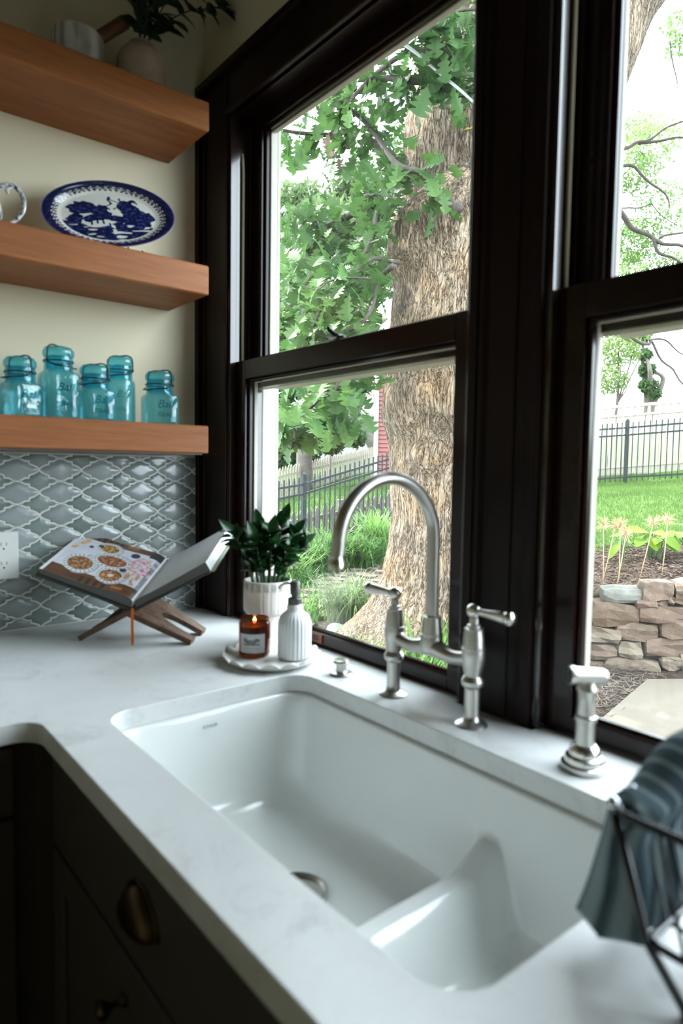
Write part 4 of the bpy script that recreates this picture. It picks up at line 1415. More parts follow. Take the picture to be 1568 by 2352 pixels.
# planter on its foot
pc = (0.5065, -0.0625, CT + 0.0003)
pt = thing('potted_plant', 'glossy green plant in a fluted white footed pot', 'plant', pc)
def flute(r, z, a):
    return r
P = [(0.047, 0.0), (0.0475, 0.003), (0.043, 0.02), (0.039, 0.05), (0.038, 0.073), (0.046, 0.0755), (0.055, 0.079), (0.0605, 0.087), (0.0612, 0.10), (0.0612, 0.158), (0.0605, 0.162), (0.0575, 0.163), (0.0555, 0.160), (0.055, 0.10), (0.001, 0.095)]
rows = []
for r, z in P:
    row = []
    for i in range(180):
        a = 2 * math.pi * i / 180
        k = 1.0 if (0.082 < z < 0.14 and r > 0.057) else 0.0
        g = -0.022 * k * max(0.0, 1 - abs(((a / (2 * math.pi) * 20) % 1) - 0.5) / 0.16)
        row.append((pc[0] + r * (1 + g) * math.cos(a), pc[1] + r * (1 + g) * math.sin(a), pc[2] + z))
    rows.append(row)
rows.insert(10, [(pc[0] + (p[0] - pc[0]), pc[1] + (p[1] - pc[1]), pc[2] + 0.139) for p in rows[8]])
MB().grid(rows, 180, len(rows), closed_u=True).build('pot', plain('matte_white_clay', (0.74, 0.71, 0.67), 0.6), pt, angle=60)
MB().lathe([(0.001, 0.148), (0.0545, 0.146), (0.0545, 0.13), (0.001, 0.13)], pc, 30).build('soil', plain('dark_soil', (0.022, 0.016, 0.011), 0.9, bump=1.0, bump_scale=220), pt)
M_ZLEAF = leafy('glossy_leaf', (0.005, 0.028, 0.007), (0.016, 0.07, 0.017), 0.08, 0.3, 0.28)
M_ZSTEM = plain('green_stem', (0.02, 0.06, 0.02), 0.4)
me_zl = oval_leaf('leaf', 0.048, 0.027, M_ZLEAF, 0.28, 0.18, 1.15)
rz = random.Random(11)
for k, (dx, dy, hh) in enumerate([(-.066, -.030, .135), (-.05, .02, .115), (-.022, -.045, .125), (-.018, .0, .15), (.01, -.02, .135), (.028, .03, .165), (.05, .035, .13), (.045, -.015, .10), (.065, .055, .10), (.0, .045, .12)]):
    # leaning mostly along the window wall
    ex = Vector((0.627, 0.779, 0))
    ey = Vector((-0.779, 0.627, 0))
    b0 = Vector(pc) + ex * dx * 0.45 + ey * dy * 0.5 + Vector((0, 0, 0.146))
    b1 = b0 + ex * dx * 0.35 + ey * dy * 0.3 + Vector((0, 0, hh * 0.6))
    b2 = b0 + ex * dx * 0.85 + ey * dy * 0.6 + Vector((0, 0, hh))
    pp = catmull([b0 - Vector((0, 0, 0.012)), b1, b2], 7)
    MB().tube(pp, [0.0042 - 0.0028 * i / len(pp) for i in range(len(pp))], 7).build('stem', M_ZSTEM, pt, smooth=True)
    t0 = rz.uniform(0, 6.28)
    for i in range(4, len(pp), 1):
        t = (pp[min(i + 1, len(pp) - 1)] - pp[i - 1]).normalized()
        sd = Matrix.Rotation(t0 + i * 0.35, 3, t) @ t.orthogonal().normalized()
        for sg in (-1, 1):
            dr = sd * sg + t * rz.uniform(0.5, 1.1)
            piece('leaf', me_zl, pt, leaf_matrix(pp[i], dr, t * 0.8 + Vector((rz.uniform(-.3, .6), rz.uniform(-.6, .2), 0.8)), rz.uniform(-.3, .3), rz.uniform(0.75, 1.15)))
    piece('leaf', me_zl, pt, leaf_matrix(pp[-1], pp[-1] - pp[-3], (0.5, -0.4, 1), 0, 1.0))

# ================================================================== bridge tap, spray, button
FX, FY = 1.085, -0.073
fa = thing('bridge_faucet', 'brushed nickel bridge tap with tall arched spout', 'tap', (FX, FY, CT))
for sg in (-1, 1):
    c = (FX + sg * 0.1, FY, CT + 0.0003)
    lg = MB()
    lg.lathe([(0.028, 0.0), (0.0285, 0.002), (0.025, 0.005), (0.018, 0.008), (0.0142, 0.0115), (0.0132, 0.02), (0.0132, 0.066), (0.0150, 0.0675)], c, 28)
    lg.build('leg', M_NICKEL, fa, angle=45)
    bd = MB()
    bd.lathe([(0.0150, 0.0675), (0.0190, 0.072), (0.0195, 0.079), (0.0165, 0.085), (0.0145, 0.088), (0.0162, 0.096), (0.0195, 0.112), (0.0205, 0.126), (0.0198, 0.134), (0.0202, 0.1345), (0.0202, 0.1375), (0.0192, 0.138), (0.0178, 0.155), (0.0160, 0.168), (0.0165, 0.1685), (0.0165, 0.172), (0.0120, 0.1735), (0.0118, 0.178), (0.0085, 0.1795), (0.0078, 0.190)], c, 30)
    bd.build('valve_body', M_NICKEL, fa, angle=30)
    hd = MB()
    hd.lathe([(0.0078, 0.1895), (0.0118, 0.194), (0.0135, 0.201), (0.0122, 0.209), (0.0075, 0.214), (0.001, 0.2155)], c, 24)
    ex = Vector((sg, -0.12, 0)).normalized()
    M = frame((c[0] + sg * 0.007, c[1], c[2] + 0.2015), Vector((0, 0, 1)).cross(ex), (0, 0, 1))
    lv = [(0.0072, 0.0), (0.0068, 0.010), (0.0080, 0.025), (0.0100, 0.045), (0.0118, 0.060), (0.0112, 0.0635), (0.0128, 0.0650), (0.0132, 0.069), (0.0110, 0.0745), (0.001, 0.0765)]
    hd.lathe(lv, n=20, M=frame((c[0] + sg * 0.006, c[1], c[2] + 0.202), (0, 1, 0) if sg > 0 else (0, -1, 0), (0, 0, 1)))
    hd.build('lever_handle', M_NICKEL2, fa, smooth=True)
b_ = MB()
bp_ = catmull([(FX - 0.1, FY, CT + 0.122), (FX - 0.078, FY, CT + 0.113), (FX - 0.05, FY, CT + 0.110), (FX - 0.022, FY, CT + 0.115), (FX, FY, CT + 0.119), (FX + 0.022, FY, CT + 0.115), (FX + 0.05, FY, CT + 0.110), (FX + 0.078, FY, CT + 0.113), (FX + 0.1, FY, CT + 0.122)], 6)
b_.tube(bp_, [0.0125 + 0.0075 * math.exp(-((i / (len(bp_) - 1) - 0.5) / 0.14) ** 2) + 0.004 * (abs(i / (len(bp_) - 1) - 0.5) / 0.5) ** 6 for i in range(len(bp_))], 20)
b_.build('bridge', M_NICKEL, fa, smooth=True)
MB().lathe([(0.0215, 0.112), (0.0222, 0.120), (0.0205, 0.135), (0.0200, 0.139), (0.0206, 0.1395), (0.0206, 0.1425), (0.0195, 0.143), (0.0170, 0.172), (0.0175, 0.1725), (0.0175, 0.1755), (0.0135, 0.177)], (FX, FY, CT), 30).build('spout_socket', M_NICKEL, fa, angle=30)
sp = [(FX, FY, CT + 0.170), (FX, FY, CT + 0.25)]
for k in range(0, 25):
    a = math.radians(180 * k / 24)
    sp.append((FX, FY - 0.1125 + 0.1125 * math.cos(a), CT + 0.318 + 0.1125 * math.sin(a)))
sp += [(FX, FY - 0.2275, CT + 0.302)]
MB().tube(sp, 0.0118, 22, up=Vector((1, 0, 0))).build('spout', M_NICKEL, fa, angle=60)
MB().lathe([(0.0122, 0.0), (0.0142, 0.002), (0.0142, 0.012), (0.0128, 0.014), (0.0128, 0.022)], n=24, M=frame((FX, FY - 0.2290, CT + 0.282), (1, 0, 0), (0, 1, 0.03))).build('aerator', M_NICKEL2, fa, angle=40)

sr = thing('side_spray', 'nickel side spray with a T shaped head', 'spray', (1.402, -0.072, CT))
c = (1.402, -0.072, CT + 0.0003)
MB().lathe([(0.033, 0.0), (0.034, 0.003), (0.0335, 0.009), (0.0285, 0.011), (0.0290, 0.015), (0.0275, 0.020), (0.0225, 0.0225), (0.0230, 0.026), (0.0205, 0.034), (0.0165, 0.038)], c, 36).build('base', M_NICKEL2, sr, angle=35)
MB().lathe([(0.0148, 0.036), (0.0140, 0.044), (0.0140, 0.072), (0.0160, 0.0735), (0.0165, 0.077), (0.0160, 0.081), (0.0130, 0.083), (0.0122, 0.100), (0.0128, 0.117), (0.0150, 0.120), (0.0150, 0.124), (0.0125, 0.128), (0.0125, 0.136)], c, 30).build('stem', M_NICKEL, sr, angle=35)
hx = Vector((-0.627, -0.779, 0.05)).normalized()
M = frame(Vector(c) + Vector((0, 0, 0.142)) - hx * 0.027, hx.cross(Vector((0, 0, 1))).normalized(), Vector((0, 0, 1)))
M = Matrix.Translation(Vector(c) + Vector((0, 0, 0.142)) - hx * 0.030) @ hx.to_track_quat('Z', 'Y').to_matrix().to_4x4()
MB().lathe([(0.004, 0.0), (0.0100, 0.002), (0.0122, 0.008), (0.0128, 0.048), (0.0140, 0.050), (0.0140, 0.057)], n=26, M=M).build('head', M_NICKEL, sr, angle=40)
MB().lathe([(0.0132, 0.0568), (0.0132, 0.0592), (0.001, 0.060)], n=26, M=M).build('spray_face', M_BLACK, sr)
bt = thing('push_button', 'small nickel push button beside the tray', 'button', (0.824, -0.076, CT))
MB().lathe([(0.0255, 0.0), (0.0260, 0.002), (0.0235, 0.005), (0.014, 0.0065), (0.0115, 0.009), (0.0115, 0.022)], (0.824, -0.076, CT + 0.0003), 32).build('base', M_NICKEL, bt, angle=35)
MB().lathe([(0.0115, 0.0215), (0.0170, 0.0245), (0.0180, 0.028), (0.0165, 0.032), (0.010, 0.033), (0.001, 0.0325)], (0.824, -0.076, CT + 0.0003), 32).build('cap', M_NICKEL2, bt, angle=35)

# ================================================================== dish rack with a striped towel
rk = thing('dish_rack', 'black wire dish rack on the worktop at the right', 'rack', (1.85, -0.27, CT))
X0, X1, Y0, Y1 = 1.646, 2.03, -0.434, -0.115
x0_, x1_, y0_, y1_ = 1.676, 2.00, -0.428, -0.121
ZT, ZL = CT + 0.150, CT + 0.047
def loop(x0, y0, x1, y1, z, r=0.012):
    return [(x, y, z) for x, y in rrect(x0, y0, x1, y1, r, n=5)]
def ring_tube(mb, pts, r, n=8):
    mb.tube(pts + [pts[0], pts[1]], r, n, cap=False)
for pts, r, nm in ((loop(X0, Y0, X1, Y1, ZT), 0.0042, 'top_rail'), (loop(x0_, y0_, x1_, y1_, ZL), 0.0035, 'bottom_rail')):
    mb = MB()
    ring_tube(mb, pts, r)
    mb.build(nm, M_BLACKWIRE, rk, smooth=True)
def wire(pts, r=0.0021, nm='wire'):
    MB().tube(pts, r, 6).build(nm, M_BLACKWIRE, rk, smooth=True)
for i in range(1, 10):
    t = i / 10
    xt, xb = X0 + (X1 - X0) * t, x0_ + (x1_ - x0_) * t
    wire([(xt, Y0, ZT), (xb, y0_, ZL), (xb, y1_, ZL), (xt, Y1, ZT)])
for i in range(1, 8):
    t = i / 8
    yt, yb = Y0 + (Y1 - Y0) * t, y0_ + (y1_ - y0_) * t
    wire([(X0, yt, ZT), (x0_, yb, ZL), (x1_, yb, ZL), (X1, yt, ZT)])
for xt, xb, xf in ((X0, x0_, 1.712), (X1, x1_, 1.964)):
    for yt, yb in ((Y0, y0_), (Y1, y1_)):
        yf = yb
        MB().tube([(xt, yt, ZT), (xb, yb, ZL), (xf, yf, CT + 0.0045)], 0.0042, 8).tube([(xf - 0.001, yf, CT + 0.006), (xf, yf, CT + 0.0005)], 0.0052, 8).build('leg', M_BLACKWIRE, rk, smooth=True)
for yy in (Y0, -0.40, -0.375, -0.35, -0.33):  # small bright balls standing in for highlights along the rim
    MB().lathe([(0.0005, -0.0065), (0.0046, -0.0045), (0.0064, 0.0), (0.0046, 0.0045), (0.0005, 0.0065)], (X0 - 0.002, yy, ZT + 0.0075), 12).build('rim_glint', plain('silver_glint', (0.62, 0.64, 0.68), 0.2, 1.0) if 'silver_glint' not in bpy.data.materials else bpy.data.materials['silver_glint'], rk, smooth=True)

def towel_mat():
    N = NT('blue_grey_towel')
    tc = N.n('UVMap')
    sx = N.n('SeparateXYZ', i_Vector=tc.outputs[0])
    w = N.n('Math', operation='MULTIPLY', i_0=sx.outputs['X'], i_1=2 * math.pi * 9)
    s_ = N.n('Math', operation='SINE', i_0=w.outputs[0])
    col = N.ramp(s_.outputs[0], [(0.0, (0.055, 0.085, 0.10)), (0.55, (0.075, 0.11, 0.125)), (0.9, (0.21, 0.265, 0.28))])
    n2 = N.n('TexNoise', i_Vector=N.coord(), i_Scale=900.0)
    b = N.bsdf(i_Roughness=0.9)
    b.inputs['Specular IOR Level'].default_value = 0.1
    N.link(col, b.inputs['Base Color'])
    N.link(N.bump(n2.outputs['Fac'], 0.4, 0.0008), b.inputs['Normal'])
    return N.m
tw = thing('dish_towel', 'grey blue striped towel draped over the dish rack', 'towel', (1.66, -0.27, ZT))
NU, NV = 60, 80
P = []
for j in range(NV):
    v = j / (NV - 1)                       # 0 near end (towards the room) -> 1 window end
    y = -0.413 + 0.15 * v
    hump = 0.034 * smooth01(v, 0.03, 0.62)
    wide = 0.020 * smooth01(v, 0.05, 0.75)
    flare = 0.006 * math.sin(v * 9 + 2.2) + 0.003 * math.sin(v * 19 + 1)
    rib = 0.003 * math.sin(v * 2 * math.pi * 5)
    hem = 0.006 * math.sin(v * 17 + 3.4)
    path = [(1.598 + 0.02 * v + flare * 0.5, CT + 0.031 + hem), (1.611 + 0.012 * v + flare * .5, CT + 0.075), (1.626 + flare * 0.2, CT + 0.120), (1.632, CT + 0.150 + hump * 0.7), (1.645 + wide * .3, CT + 0.160 + hump), (1.662 + wide * .9, CT + 0.158 + hump), (1.672 + wide, CT + 0.148 + hump * 0.6), (1.663 + wide * .5, CT + 0.134 + hump * .2), (1.657 + rib * .6, CT + 0.110), (1.659 + 0.008 * v + rib, CT + 0.070), (1.658 + 0.012 * v + rib * 1.3, CT + 0.031 + hem * .7)]
    q_ = catmull([(a, 0, b) for a, b in path], 8)
    row = []
    for i in range(NU):
        s_ = i / (NU - 1) * (len(q_) - 1)
        k = min(int(s_), len(q_) - 2)
        p = q_[k].lerp(q_[k + 1], s_ - k)
        row.append((p.x, y + 0.003 * math.sin(i * 0.4), p.z))
    P.append(row)
cap = []
for t_ in (1.0, 0.8, 0.45, 0.2):               # the near end bunches shut
    row = []
    for i in range(NU):
        a_, b_ = P[0][i], P[0][NU - 1 - i]
        m_ = 0.5 * (a_[0] + b_[0])
        row.append((a_[0] + (m_ - a_[0]) * t_, a_[1] - 0.010 * t_, a_[2] - 0.006 * t_))
    cap.append(row)
P = cap + P
NV += 4
mb = MB().grid(P, NU, NV)
tob = mb.build('cloth', towel_mat(), tw, smooth=True)
uvl = tob.data.uv_layers.new(name='UVMap')
for lp in tob.data.loops:
    i, j = lp.vertex_index % NU, lp.vertex_index // NU
    uvl.data[lp.index].uv = (j / (NV - 1), i / (NU - 1))
so = tob.modifiers.new('thick', 'SOLIDIFY')
so.thickness = 0.0035
so.offset = 0
# ================================================================== outside: the ground
TREE = Vector((-1.75, 3.05, 0.0))
RH = Vector((0.62726, 0.77881, 0))
FH = Vector((-0.77881, 0.62726, 0))
CXY = Vector((CAM.x, CAM.y, CAM.z))
DT = (TREE - CXY).dot(FH)
def og(s, z, dp=0.0):
    """s across, z up, dp deeper than the trunk; widened with distance"""
    P = TREE + RH * s + Vector((0, 0, z))
    return CXY + (P - CXY) * ((DT + dp) / DT)

def px(x, y, dp):
    """a point seen at (x, y) of the photograph at trunk distance + dp"""
    d_ = (R0 * ((x - 784) / 1541.3) + D0 * ((y - 1176) / 1541.3) + F0)
    k = DT + dp
    return CAM + d_ * (k / d_.dot(FH))

WALL0 = Vector((-.8, 3.83, 0))
WT = Vector((.786, .618, 0)).normalized()
WN = Vector((-.618, .786, 0)).normalized()
def foot(u, k, z):
    P = px(u, 1176, k - DT)
    return (P.x, P.y, z)
FENCE_L = [foot(590, 9.9, -.19), foot(697, 10.7, -.08), foot(905, 12.1, .40), foot(1040, 13.0, .72)]
ANCH = np.array(FENCE_L + [foot(655, 11.4, -.10), foot(880, 13.0, .20), foot(760, 10.0, -.14), foot(860, 10.3, -.10), foot(800, 13.5, .25), foot(700, 13.5, .12)] + [(0, 1, -.15), (2, 2, -.15), (-2, 1, -.15), (-2, 2.8, -.15), (-4.5, 3.6, -.17), (-5.6, 12.9, 1.12), (-4.5, 13.4, 1.18), (-1.9, 5.7, .60), (-1.3, 6.4, .66), (-2.5, 14.6, 1.45), (0, 8, .8), (2, 7, .8), (-15, 10, .35), (-17.6, 16.4, 1.35), (-12.4, 11.7, .85), (-25, 20, 1.7), (-10, 20, 2.3), (0, 20, 2), (-40, 40, 3), (-3.5, 7, .45), (-20, 8, .1), (-12, 6, -.05), (-6, 2, -.15), (-.8, 4.0, .40), (-.3, 4.4, .45), (.5, 5, .5), (-1.3, 3.8, .22), (4, 6, .6), (8, 12, 1.2), (-30, 5, .3), (-45, 20, 1.5), (6, 3, .3)])
def tps(r2):
    return np.where(r2 > 0, r2 * np.log(r2 + 1e-12) * 0.5, 0)
na = len(ANCH)
K = tps(((ANCH[:, None, :2] - ANCH[None, :, :2]) ** 2).sum(-1)) + 0.02 * np.eye(na)
Pm = np.c_[np.ones(na), ANCH[:, :2]]
AA = np.block([[K, Pm], [Pm.T, np.zeros((3, 3))]])
TPSW = np.linalg.solve(AA, np.r_[ANCH[:, 2], 0, 0, 0])
def sstep(x, a, b):
    t = np.clip((x - a) / (b - a), 0, 1)
    return t * t * (3 - 2 * t)
def height(x, y):
    x = np.asarray(x, float)
    y = np.asarray(y, float)
    sh = x.shape
    q_ = np.c_[x.ravel(), y.ravel()]
    r2 = ((q_[:, None, :] - ANCH[None, :, :2]) ** 2).sum(-1)
    U = tps(r2) @ TPSW[:na] + TPSW[na] + q_ @ TPSW[na + 1:]
    n_ = (q_[:, 0] - WALL0.x) * WN.x + (q_[:, 1] - WALL0.y) * WN.y
    t_ = (q_[:, 0] - WALL0.x) * WT.x + (q_[:, 1] - WALL0.y) * WT.y
    wd = 0.10 + 1.2 * sstep(-t_, 0.5, 2.0)
    m = sstep(n_, 0.04 - 0.5 * sstep(-t_, .5, 2.0), 0.04 + wd)
    far = sstep(np.hypot(q_[:, 0] + 2, q_[:, 1] - 5), 12, 22)
    U = np.clip(U, -0.2, 3.4)
    z = -0.15 + (U + 0.15) * m
    return z.reshape(sh)
def gz(x, y):
    return float(height(np.array([x]), np.array([y]))[0])

def ground_mat(name, cols_, scale, bump, rough=0.95, bdist=0.02, det=8.0):
    N = NT(name)
    v = N.coord()
    n1 = N.n('TexNoise', i_Vector=v, i_Scale=scale, i_Detail=det, i_Roughness=0.7)
    n2 = N.n('TexNoise', i_Vector=v, i_Scale=scale * 0.12, i_Detail=3.0)
    ad = N.n('Math', operation='MULTIPLY_ADD', i_0=n2.outputs['Fac'], i_1=0.5, i_2=n1.outputs['Fac'])
    b = N.bsdf(i_Roughness=rough)
    b.inputs['Specular IOR Level'].default_value = 0.1
    N.link(N.ramp(ad.outputs[0], cols_), b.inputs['Base Color'])
    N.link(N.bump(n1.outputs['Fac'], bump, bdist), b.inputs['Normal'])
    return N.m
M_LAWN = ground_mat('lawn_turf', [(0.5, (0.021, 0.048, 0.0075)), (0.75, (0.042, 0.084, 0.015)), (1.0, (0.072, 0.114, 0.03))], 9.0, 0.6)
M_DIRT = ground_mat('garden_soil', [(0.45, (0.0255, 0.0195, 0.0135)), (0.75, (0.06, 0.0495, 0.0375)), (1.0, (0.09, 0.078, 0.063))], 14.0, 0.8)
M_MULCH = ground_mat('bark_mulch', [(0.45, (0.0135, 0.0084, 0.006)), (0.72, (0.042, 0.027, 0.0195)), (1.0, (0.084, 0.06, 0.0465))], 30.0, 1.0, bdist=0.03)
xs = np.concatenate([np.linspace(-60, -16, 30), np.linspace(-15.5, -9.2, 26), np.linspace(-9, 4, 118), np.linspace(4.5, 20, 14)])
ys = np.concatenate([np.linspace(0.22, 15, 132), np.linspace(15.5, 60, 40)])
GX, GY = np.meshgrid(xs, ys)
GZ = height(GX, GY)
nz_ = np.array([noise.noise(Vector((x * 2.2, y * 2.2, 0))) for x, y in zip(GX.ravel(), GY.ravel())]).reshape(GX.shape)
GZ = GZ + 0.018 * nz_
mb = MB()
mb.v = [tuple(p) for p in np.c_[GX.ravel(), GY.ravel(), GZ.ravel()].tolist()]
nx, ny = len(xs), len(ys)
mb.f = [(j * nx + i, j * nx + i + 1, (j + 1) * nx + i + 1, (j + 1) * nx + i) for j in range(ny - 1) for i in range(nx - 1)]
gd = mb.build('garden_ground', [M_DIRT, M_LAWN, M_MULCH], smooth=True, fix=False)
gd['kind'] = 'structure'
FSIDE = 1.0 if (-20 - FENCE_L[0][0]) * (FENCE_L[2][1] - FENCE_L[0][1]) - (14 - FENCE_L[0][1]) * (FENCE_L[2][0] - FENCE_L[0][0]) > 0 else -1.0
def zone(x, y):
    n_ = (x - WALL0.x) * WN.x + (y - WALL0.y) * WN.y
    t_ = (x - WALL0.x) * WT.x + (y - WALL0.y) * WT.y
    jit = 0.12 * noise.noise(Vector((x * 3, y * 3, 4)))
    if n_ > -0.05 and t_ > -1.0 - jit:
        return 1 if n_ > 1.75 + jit - 0.1 * t_ else 2
    if n_ < 0 and x > -1.4 and y > 1.5:
        return 2
    # left garden: soil near the tree, lawn beyond the iron fence
    f0, f1 = FENCE_L[0], FENCE_L[2]
    sd = (x - f0[0]) * (f1[1] - f0[1]) - (y - f0[1]) * (f1[0] - f0[0])
    if sd / math.hypot(f1[0] - f0[0], f1[1] - f0[1]) * FSIDE > 0.25 + jit or y > 9.5 + jit:
        return 1
    return 0
for p in gd.data.polygons:
    c = p.center
    p.material_index = zone(c.x, c.y)

# concrete patio with one control joint
def concrete():
    return ground_mat('concrete', [(0.45, (0.104, 0.088, 0.068)), (0.8, (0.122, 0.104, 0.082)), (1.0, (0.135, 0.117, 0.094))], 6.0, 0.12, 0.85, 0.004)
pa = thing('concrete_patio', 'pale concrete patio slab below the stone wall', 'patio', (1.0, 2.0, -0.15))
M_CON = concrete()
edge = [(-.10, 2.45), (-.16, 2.8), (-.28, 3.35), (-.36, 3.72), (-.2, 3.95), (.2, 4.35), (.8, 4.8), (3.6, 4.6), (3.6, 2.52), (-.06, 2.33)]
MB().prism(edge[:-2] + [(3.6, 2.60), (-.08, 2.40)], -0.2, -0.118).build('slab', M_CON, pa)
MB().prism([(-.05, .3), (3.6, .3), (3.6, 2.588), (-.085, 2.388)], -0.2, -0.118).build('slab', M_CON, pa)

# ---- dry stone retaining wall
def stone_m():
    N = NT('brown_sandstone')
    info = N.n('ObjectInfo')
    v = N.coord()
    n1 = N.n('TexNoise', i_Vector=v, i_Scale=14.0, i_Detail=8.0, i_Roughness=0.7)
    ad = N.n('Math', operation='MULTIPLY_ADD', i_0=info.outputs['Random'], i_1=0.6, i_2=n1.outputs['Fac'])
    b = N.bsdf(i_Roughness=0.9)
    b.inputs['Specular IOR Level'].default_value = 0.15
    N.link(N.ramp(ad.outputs[0], [(0.35, (0.06, 0.036, 0.0225)), (0.6, (0.102, 0.0705, 0.048)), (0.85, (0.12, 0.084, 0.0645)), (1.1, (0.15, 0.12, 0.09))]), b.inputs['Base Color'])
    N.link(N.bump(n1.outputs['Fac'], 0.8, 0.02), b.inputs['Normal'])
    return N.m
M_SAND = stone_m()
M_GREYST = ground_mat('grey_limestone', [(0.5, (0.081, 0.078, 0.066)), (0.8, (0.126, 0.123, 0.108)), (1.0, (0.156, 0.153, 0.138))], 12.0, 0.7)
rs = random.Random(21)
def rock_mesh(w, d, h, mat, seed, name='stone'):
    import bmesh
    b = bmesh.new()
    bmesh.ops.create_cube(b, size=1.0)
    bmesh.ops.subdivide_edges(b, edges=b.edges[:], cuts=2, use_grid_fill=True)
    for v in b.verts:
        p = v.co
        n_ = noise.noise_vector(Vector((p.x * 1.7 + seed * 3.1, p.y * 1.7 + seed, p.z * 1.7 - seed)))
        k = max(abs(p.x), abs(p.y), abs(p.z))
        cnt = sum(1 for c in p if abs(abs(c) - 0.5) < 1e-4)
        f = 1 - (0.055 if cnt == 2 else 0.13 if cnt == 3 else 0)
        v.co = Vector((p.x * w * f + n_.x * min(w, h) * 0.17, p.y * d * f + n_.y * 0.05, p.z * h * f + n_.z * h * 0.17))
    me = bpy.data.meshes.new(name)
    b.to_mesh(me)
    b.free()
    me.materials.append(mat)
    return me
sw = thing('stone_wall', 'dry stacked brown stone retaining wall by the patio', 'wall', tuple(WALL0 + Vector((0, 0, -.15))))
stones = [(0.006, 0.309, 0.345, 0.46), (0.283, 0.521, 0.396, 0.533), (0.521, 0.671, 0.451, 0.54), (0.247, 0.395, 0.321, 0.391), (0.395, 0.486, 0.338, 0.398), (0.479, 0.522, 0.362, 0.419), (0.521, 0.675, 0.368, 0.451), (-0.062, 0.284, 0.168, 0.355), (0.268, 0.65, 0.222, 0.353), (-0.089, 0.153, 0.036, 0.156), (0.117, 0.428, 0.064, 0.203), (0.418, 0.685, 0.115, 0.241), (-0.116, 0.136, -0.1, 0.017), (0.138, 0.31, -0.069, 0.06), (0.316, 0.691, -0.033, 0.107), (0.039, 0.448, -0.187, -0.075), (0.441, 0.585, -0.127, -0.03), (0.358, 0.549, -0.204, -0.143), (0.585, 0.726, -0.146, 0.005), (-0.112, 0.035, -0.18, -0.111)]
courses = [(-.19, -.07), (-.065, .06), (.065, .2), (.205, .345), (.35, .46)]
for z0, z1 in courses:
    for t0, t1, sgn in ((0.70, 2.6, 1), (-0.10, -1.0, -1)):
        t = t0
        while (t < t1) if sgn > 0 else (t > t1):
            w_ = rs.uniform(0.18, 0.42)
            a, b2 = sorted((t, t + sgn * w_))
            zz1 = z1 + rs.uniform(-.01, .02)
            if sgn > 0 or zz1 < 0.42 + a * 0.45:
                stones.append((a, b2, z0, zz1))
            t += sgn * (w_ + 0.008)
for i, (a, b2, z0, z1) in enumerate(stones):
    w_, h_ = b2 - a, z1 - z0
    me = rock_mesh(w_ + 0.004, 0.24, h_ + 0.004, M_GREYST if i == 0 else M_SAND, i + 1)
    c = WALL0 + WT * ((a + b2) / 2) + WN * (0.10 + rs.uniform(-.02, .02) - 0.06 * (0.2 - (z0 + z1) / 2)) + Vector((0, 0, (z0 + z1) / 2))
    piece('stone', me, sw, frame(c, WT, WN) @ Matrix.Rotation(rs.uniform(-.05, .05), 4, 'Y'))

# ---- mulch slivers and straw litter
def slivers(name, pts, lmin, lmax, wid, mat, label, cat, lift=0.012):
    n_ = len(pts)
    v = np.zeros((n_ * 4, 3))
    a = rng.uniform(0, 2 * np.pi, n_)
    L = rng.uniform(lmin, lmax, n_)
    W = wid * rng.uniform(.5, 1.3, n_)
    tl = rng.uniform(-.5, .5, n_)
    dx, dy = np.cos(a), np.sin(a)
    z = height(pts[:, 0], pts[:, 1]) + lift * rng.uniform(0.2, 1.6, n_)
    for k, (sl, sw_) in enumerate(((-.5, -.5), (.5, -.5), (.5, .5), (-.5, .5))):
        v[k::4, 0] = pts[:, 0] + dx * L * sl - dy * W * sw_
        v[k::4, 1] = pts[:, 1] + dy * L * sl + dx * W * sw_
        v[k::4, 2] = z + L * sl * tl * 0.5 + W * sw_ * rng.uniform(-.6, .6, n_)
    f = np.arange(n_ * 4).reshape(-1, 4)
    me = bpy.data.meshes.new(name)
    me.from_pydata(v.tolist(), [], f.tolist())
    me.materials.append(mat)
    ob = link(name, me, None)
    tag(ob, label, cat)
    ob['kind'] = 'stuff'
    return ob
def tn(t, n_):
    return np.c_[WALL0.x + WT.x * t + WN.x * n_, WALL0.y + WT.y * t + WN.y * n_]
M_CHIP = ground_mat('mulch_chip', [(0.45, (0.021, 0.0126, 0.009)), (0.75, (0.06, 0.042, 0.0315)), (1.0, (0.126, 0.099, 0.081))], 40.0, 0.0)
k_ = 9000
slivers('mulch_chips', tn(rng.uniform(-1.0, 1.6, k_), rng.uniform(0.05, 1.95, k_)), 0.02, 0.07, 0.011, M_CHIP, 'brown bark mulch spread over the bed behind the stone wall', 'mulch')
M_STRAW = ground_mat('dry_litter', [(0.45, (0.039, 0.027, 0.0195)), (0.75, (0.102, 0.078, 0.06)), (1.0, (0.168, 0.138, 0.111))], 30.0, 0.0)
pp_ = []
while len(pp_) < 3800:
    x, y = rng.uniform(-1.5, 0.0), rng.uniform(1.9, 4.0)
    n_ = (x - WALL0.x) * WN.x + (y - WALL0.y) * WN.y
    if n_ < 0 and x < -0.08 - (y - 2.4) * 0.2 + rng.normal() * 0.05:
        pp_.append((x, y))
slivers('dry_leaf_litter', np.array(pp_), 0.03, 0.11, 0.006, M_STRAW, 'dry straw coloured litter lying against the patio edge', 'litter', 0.02)

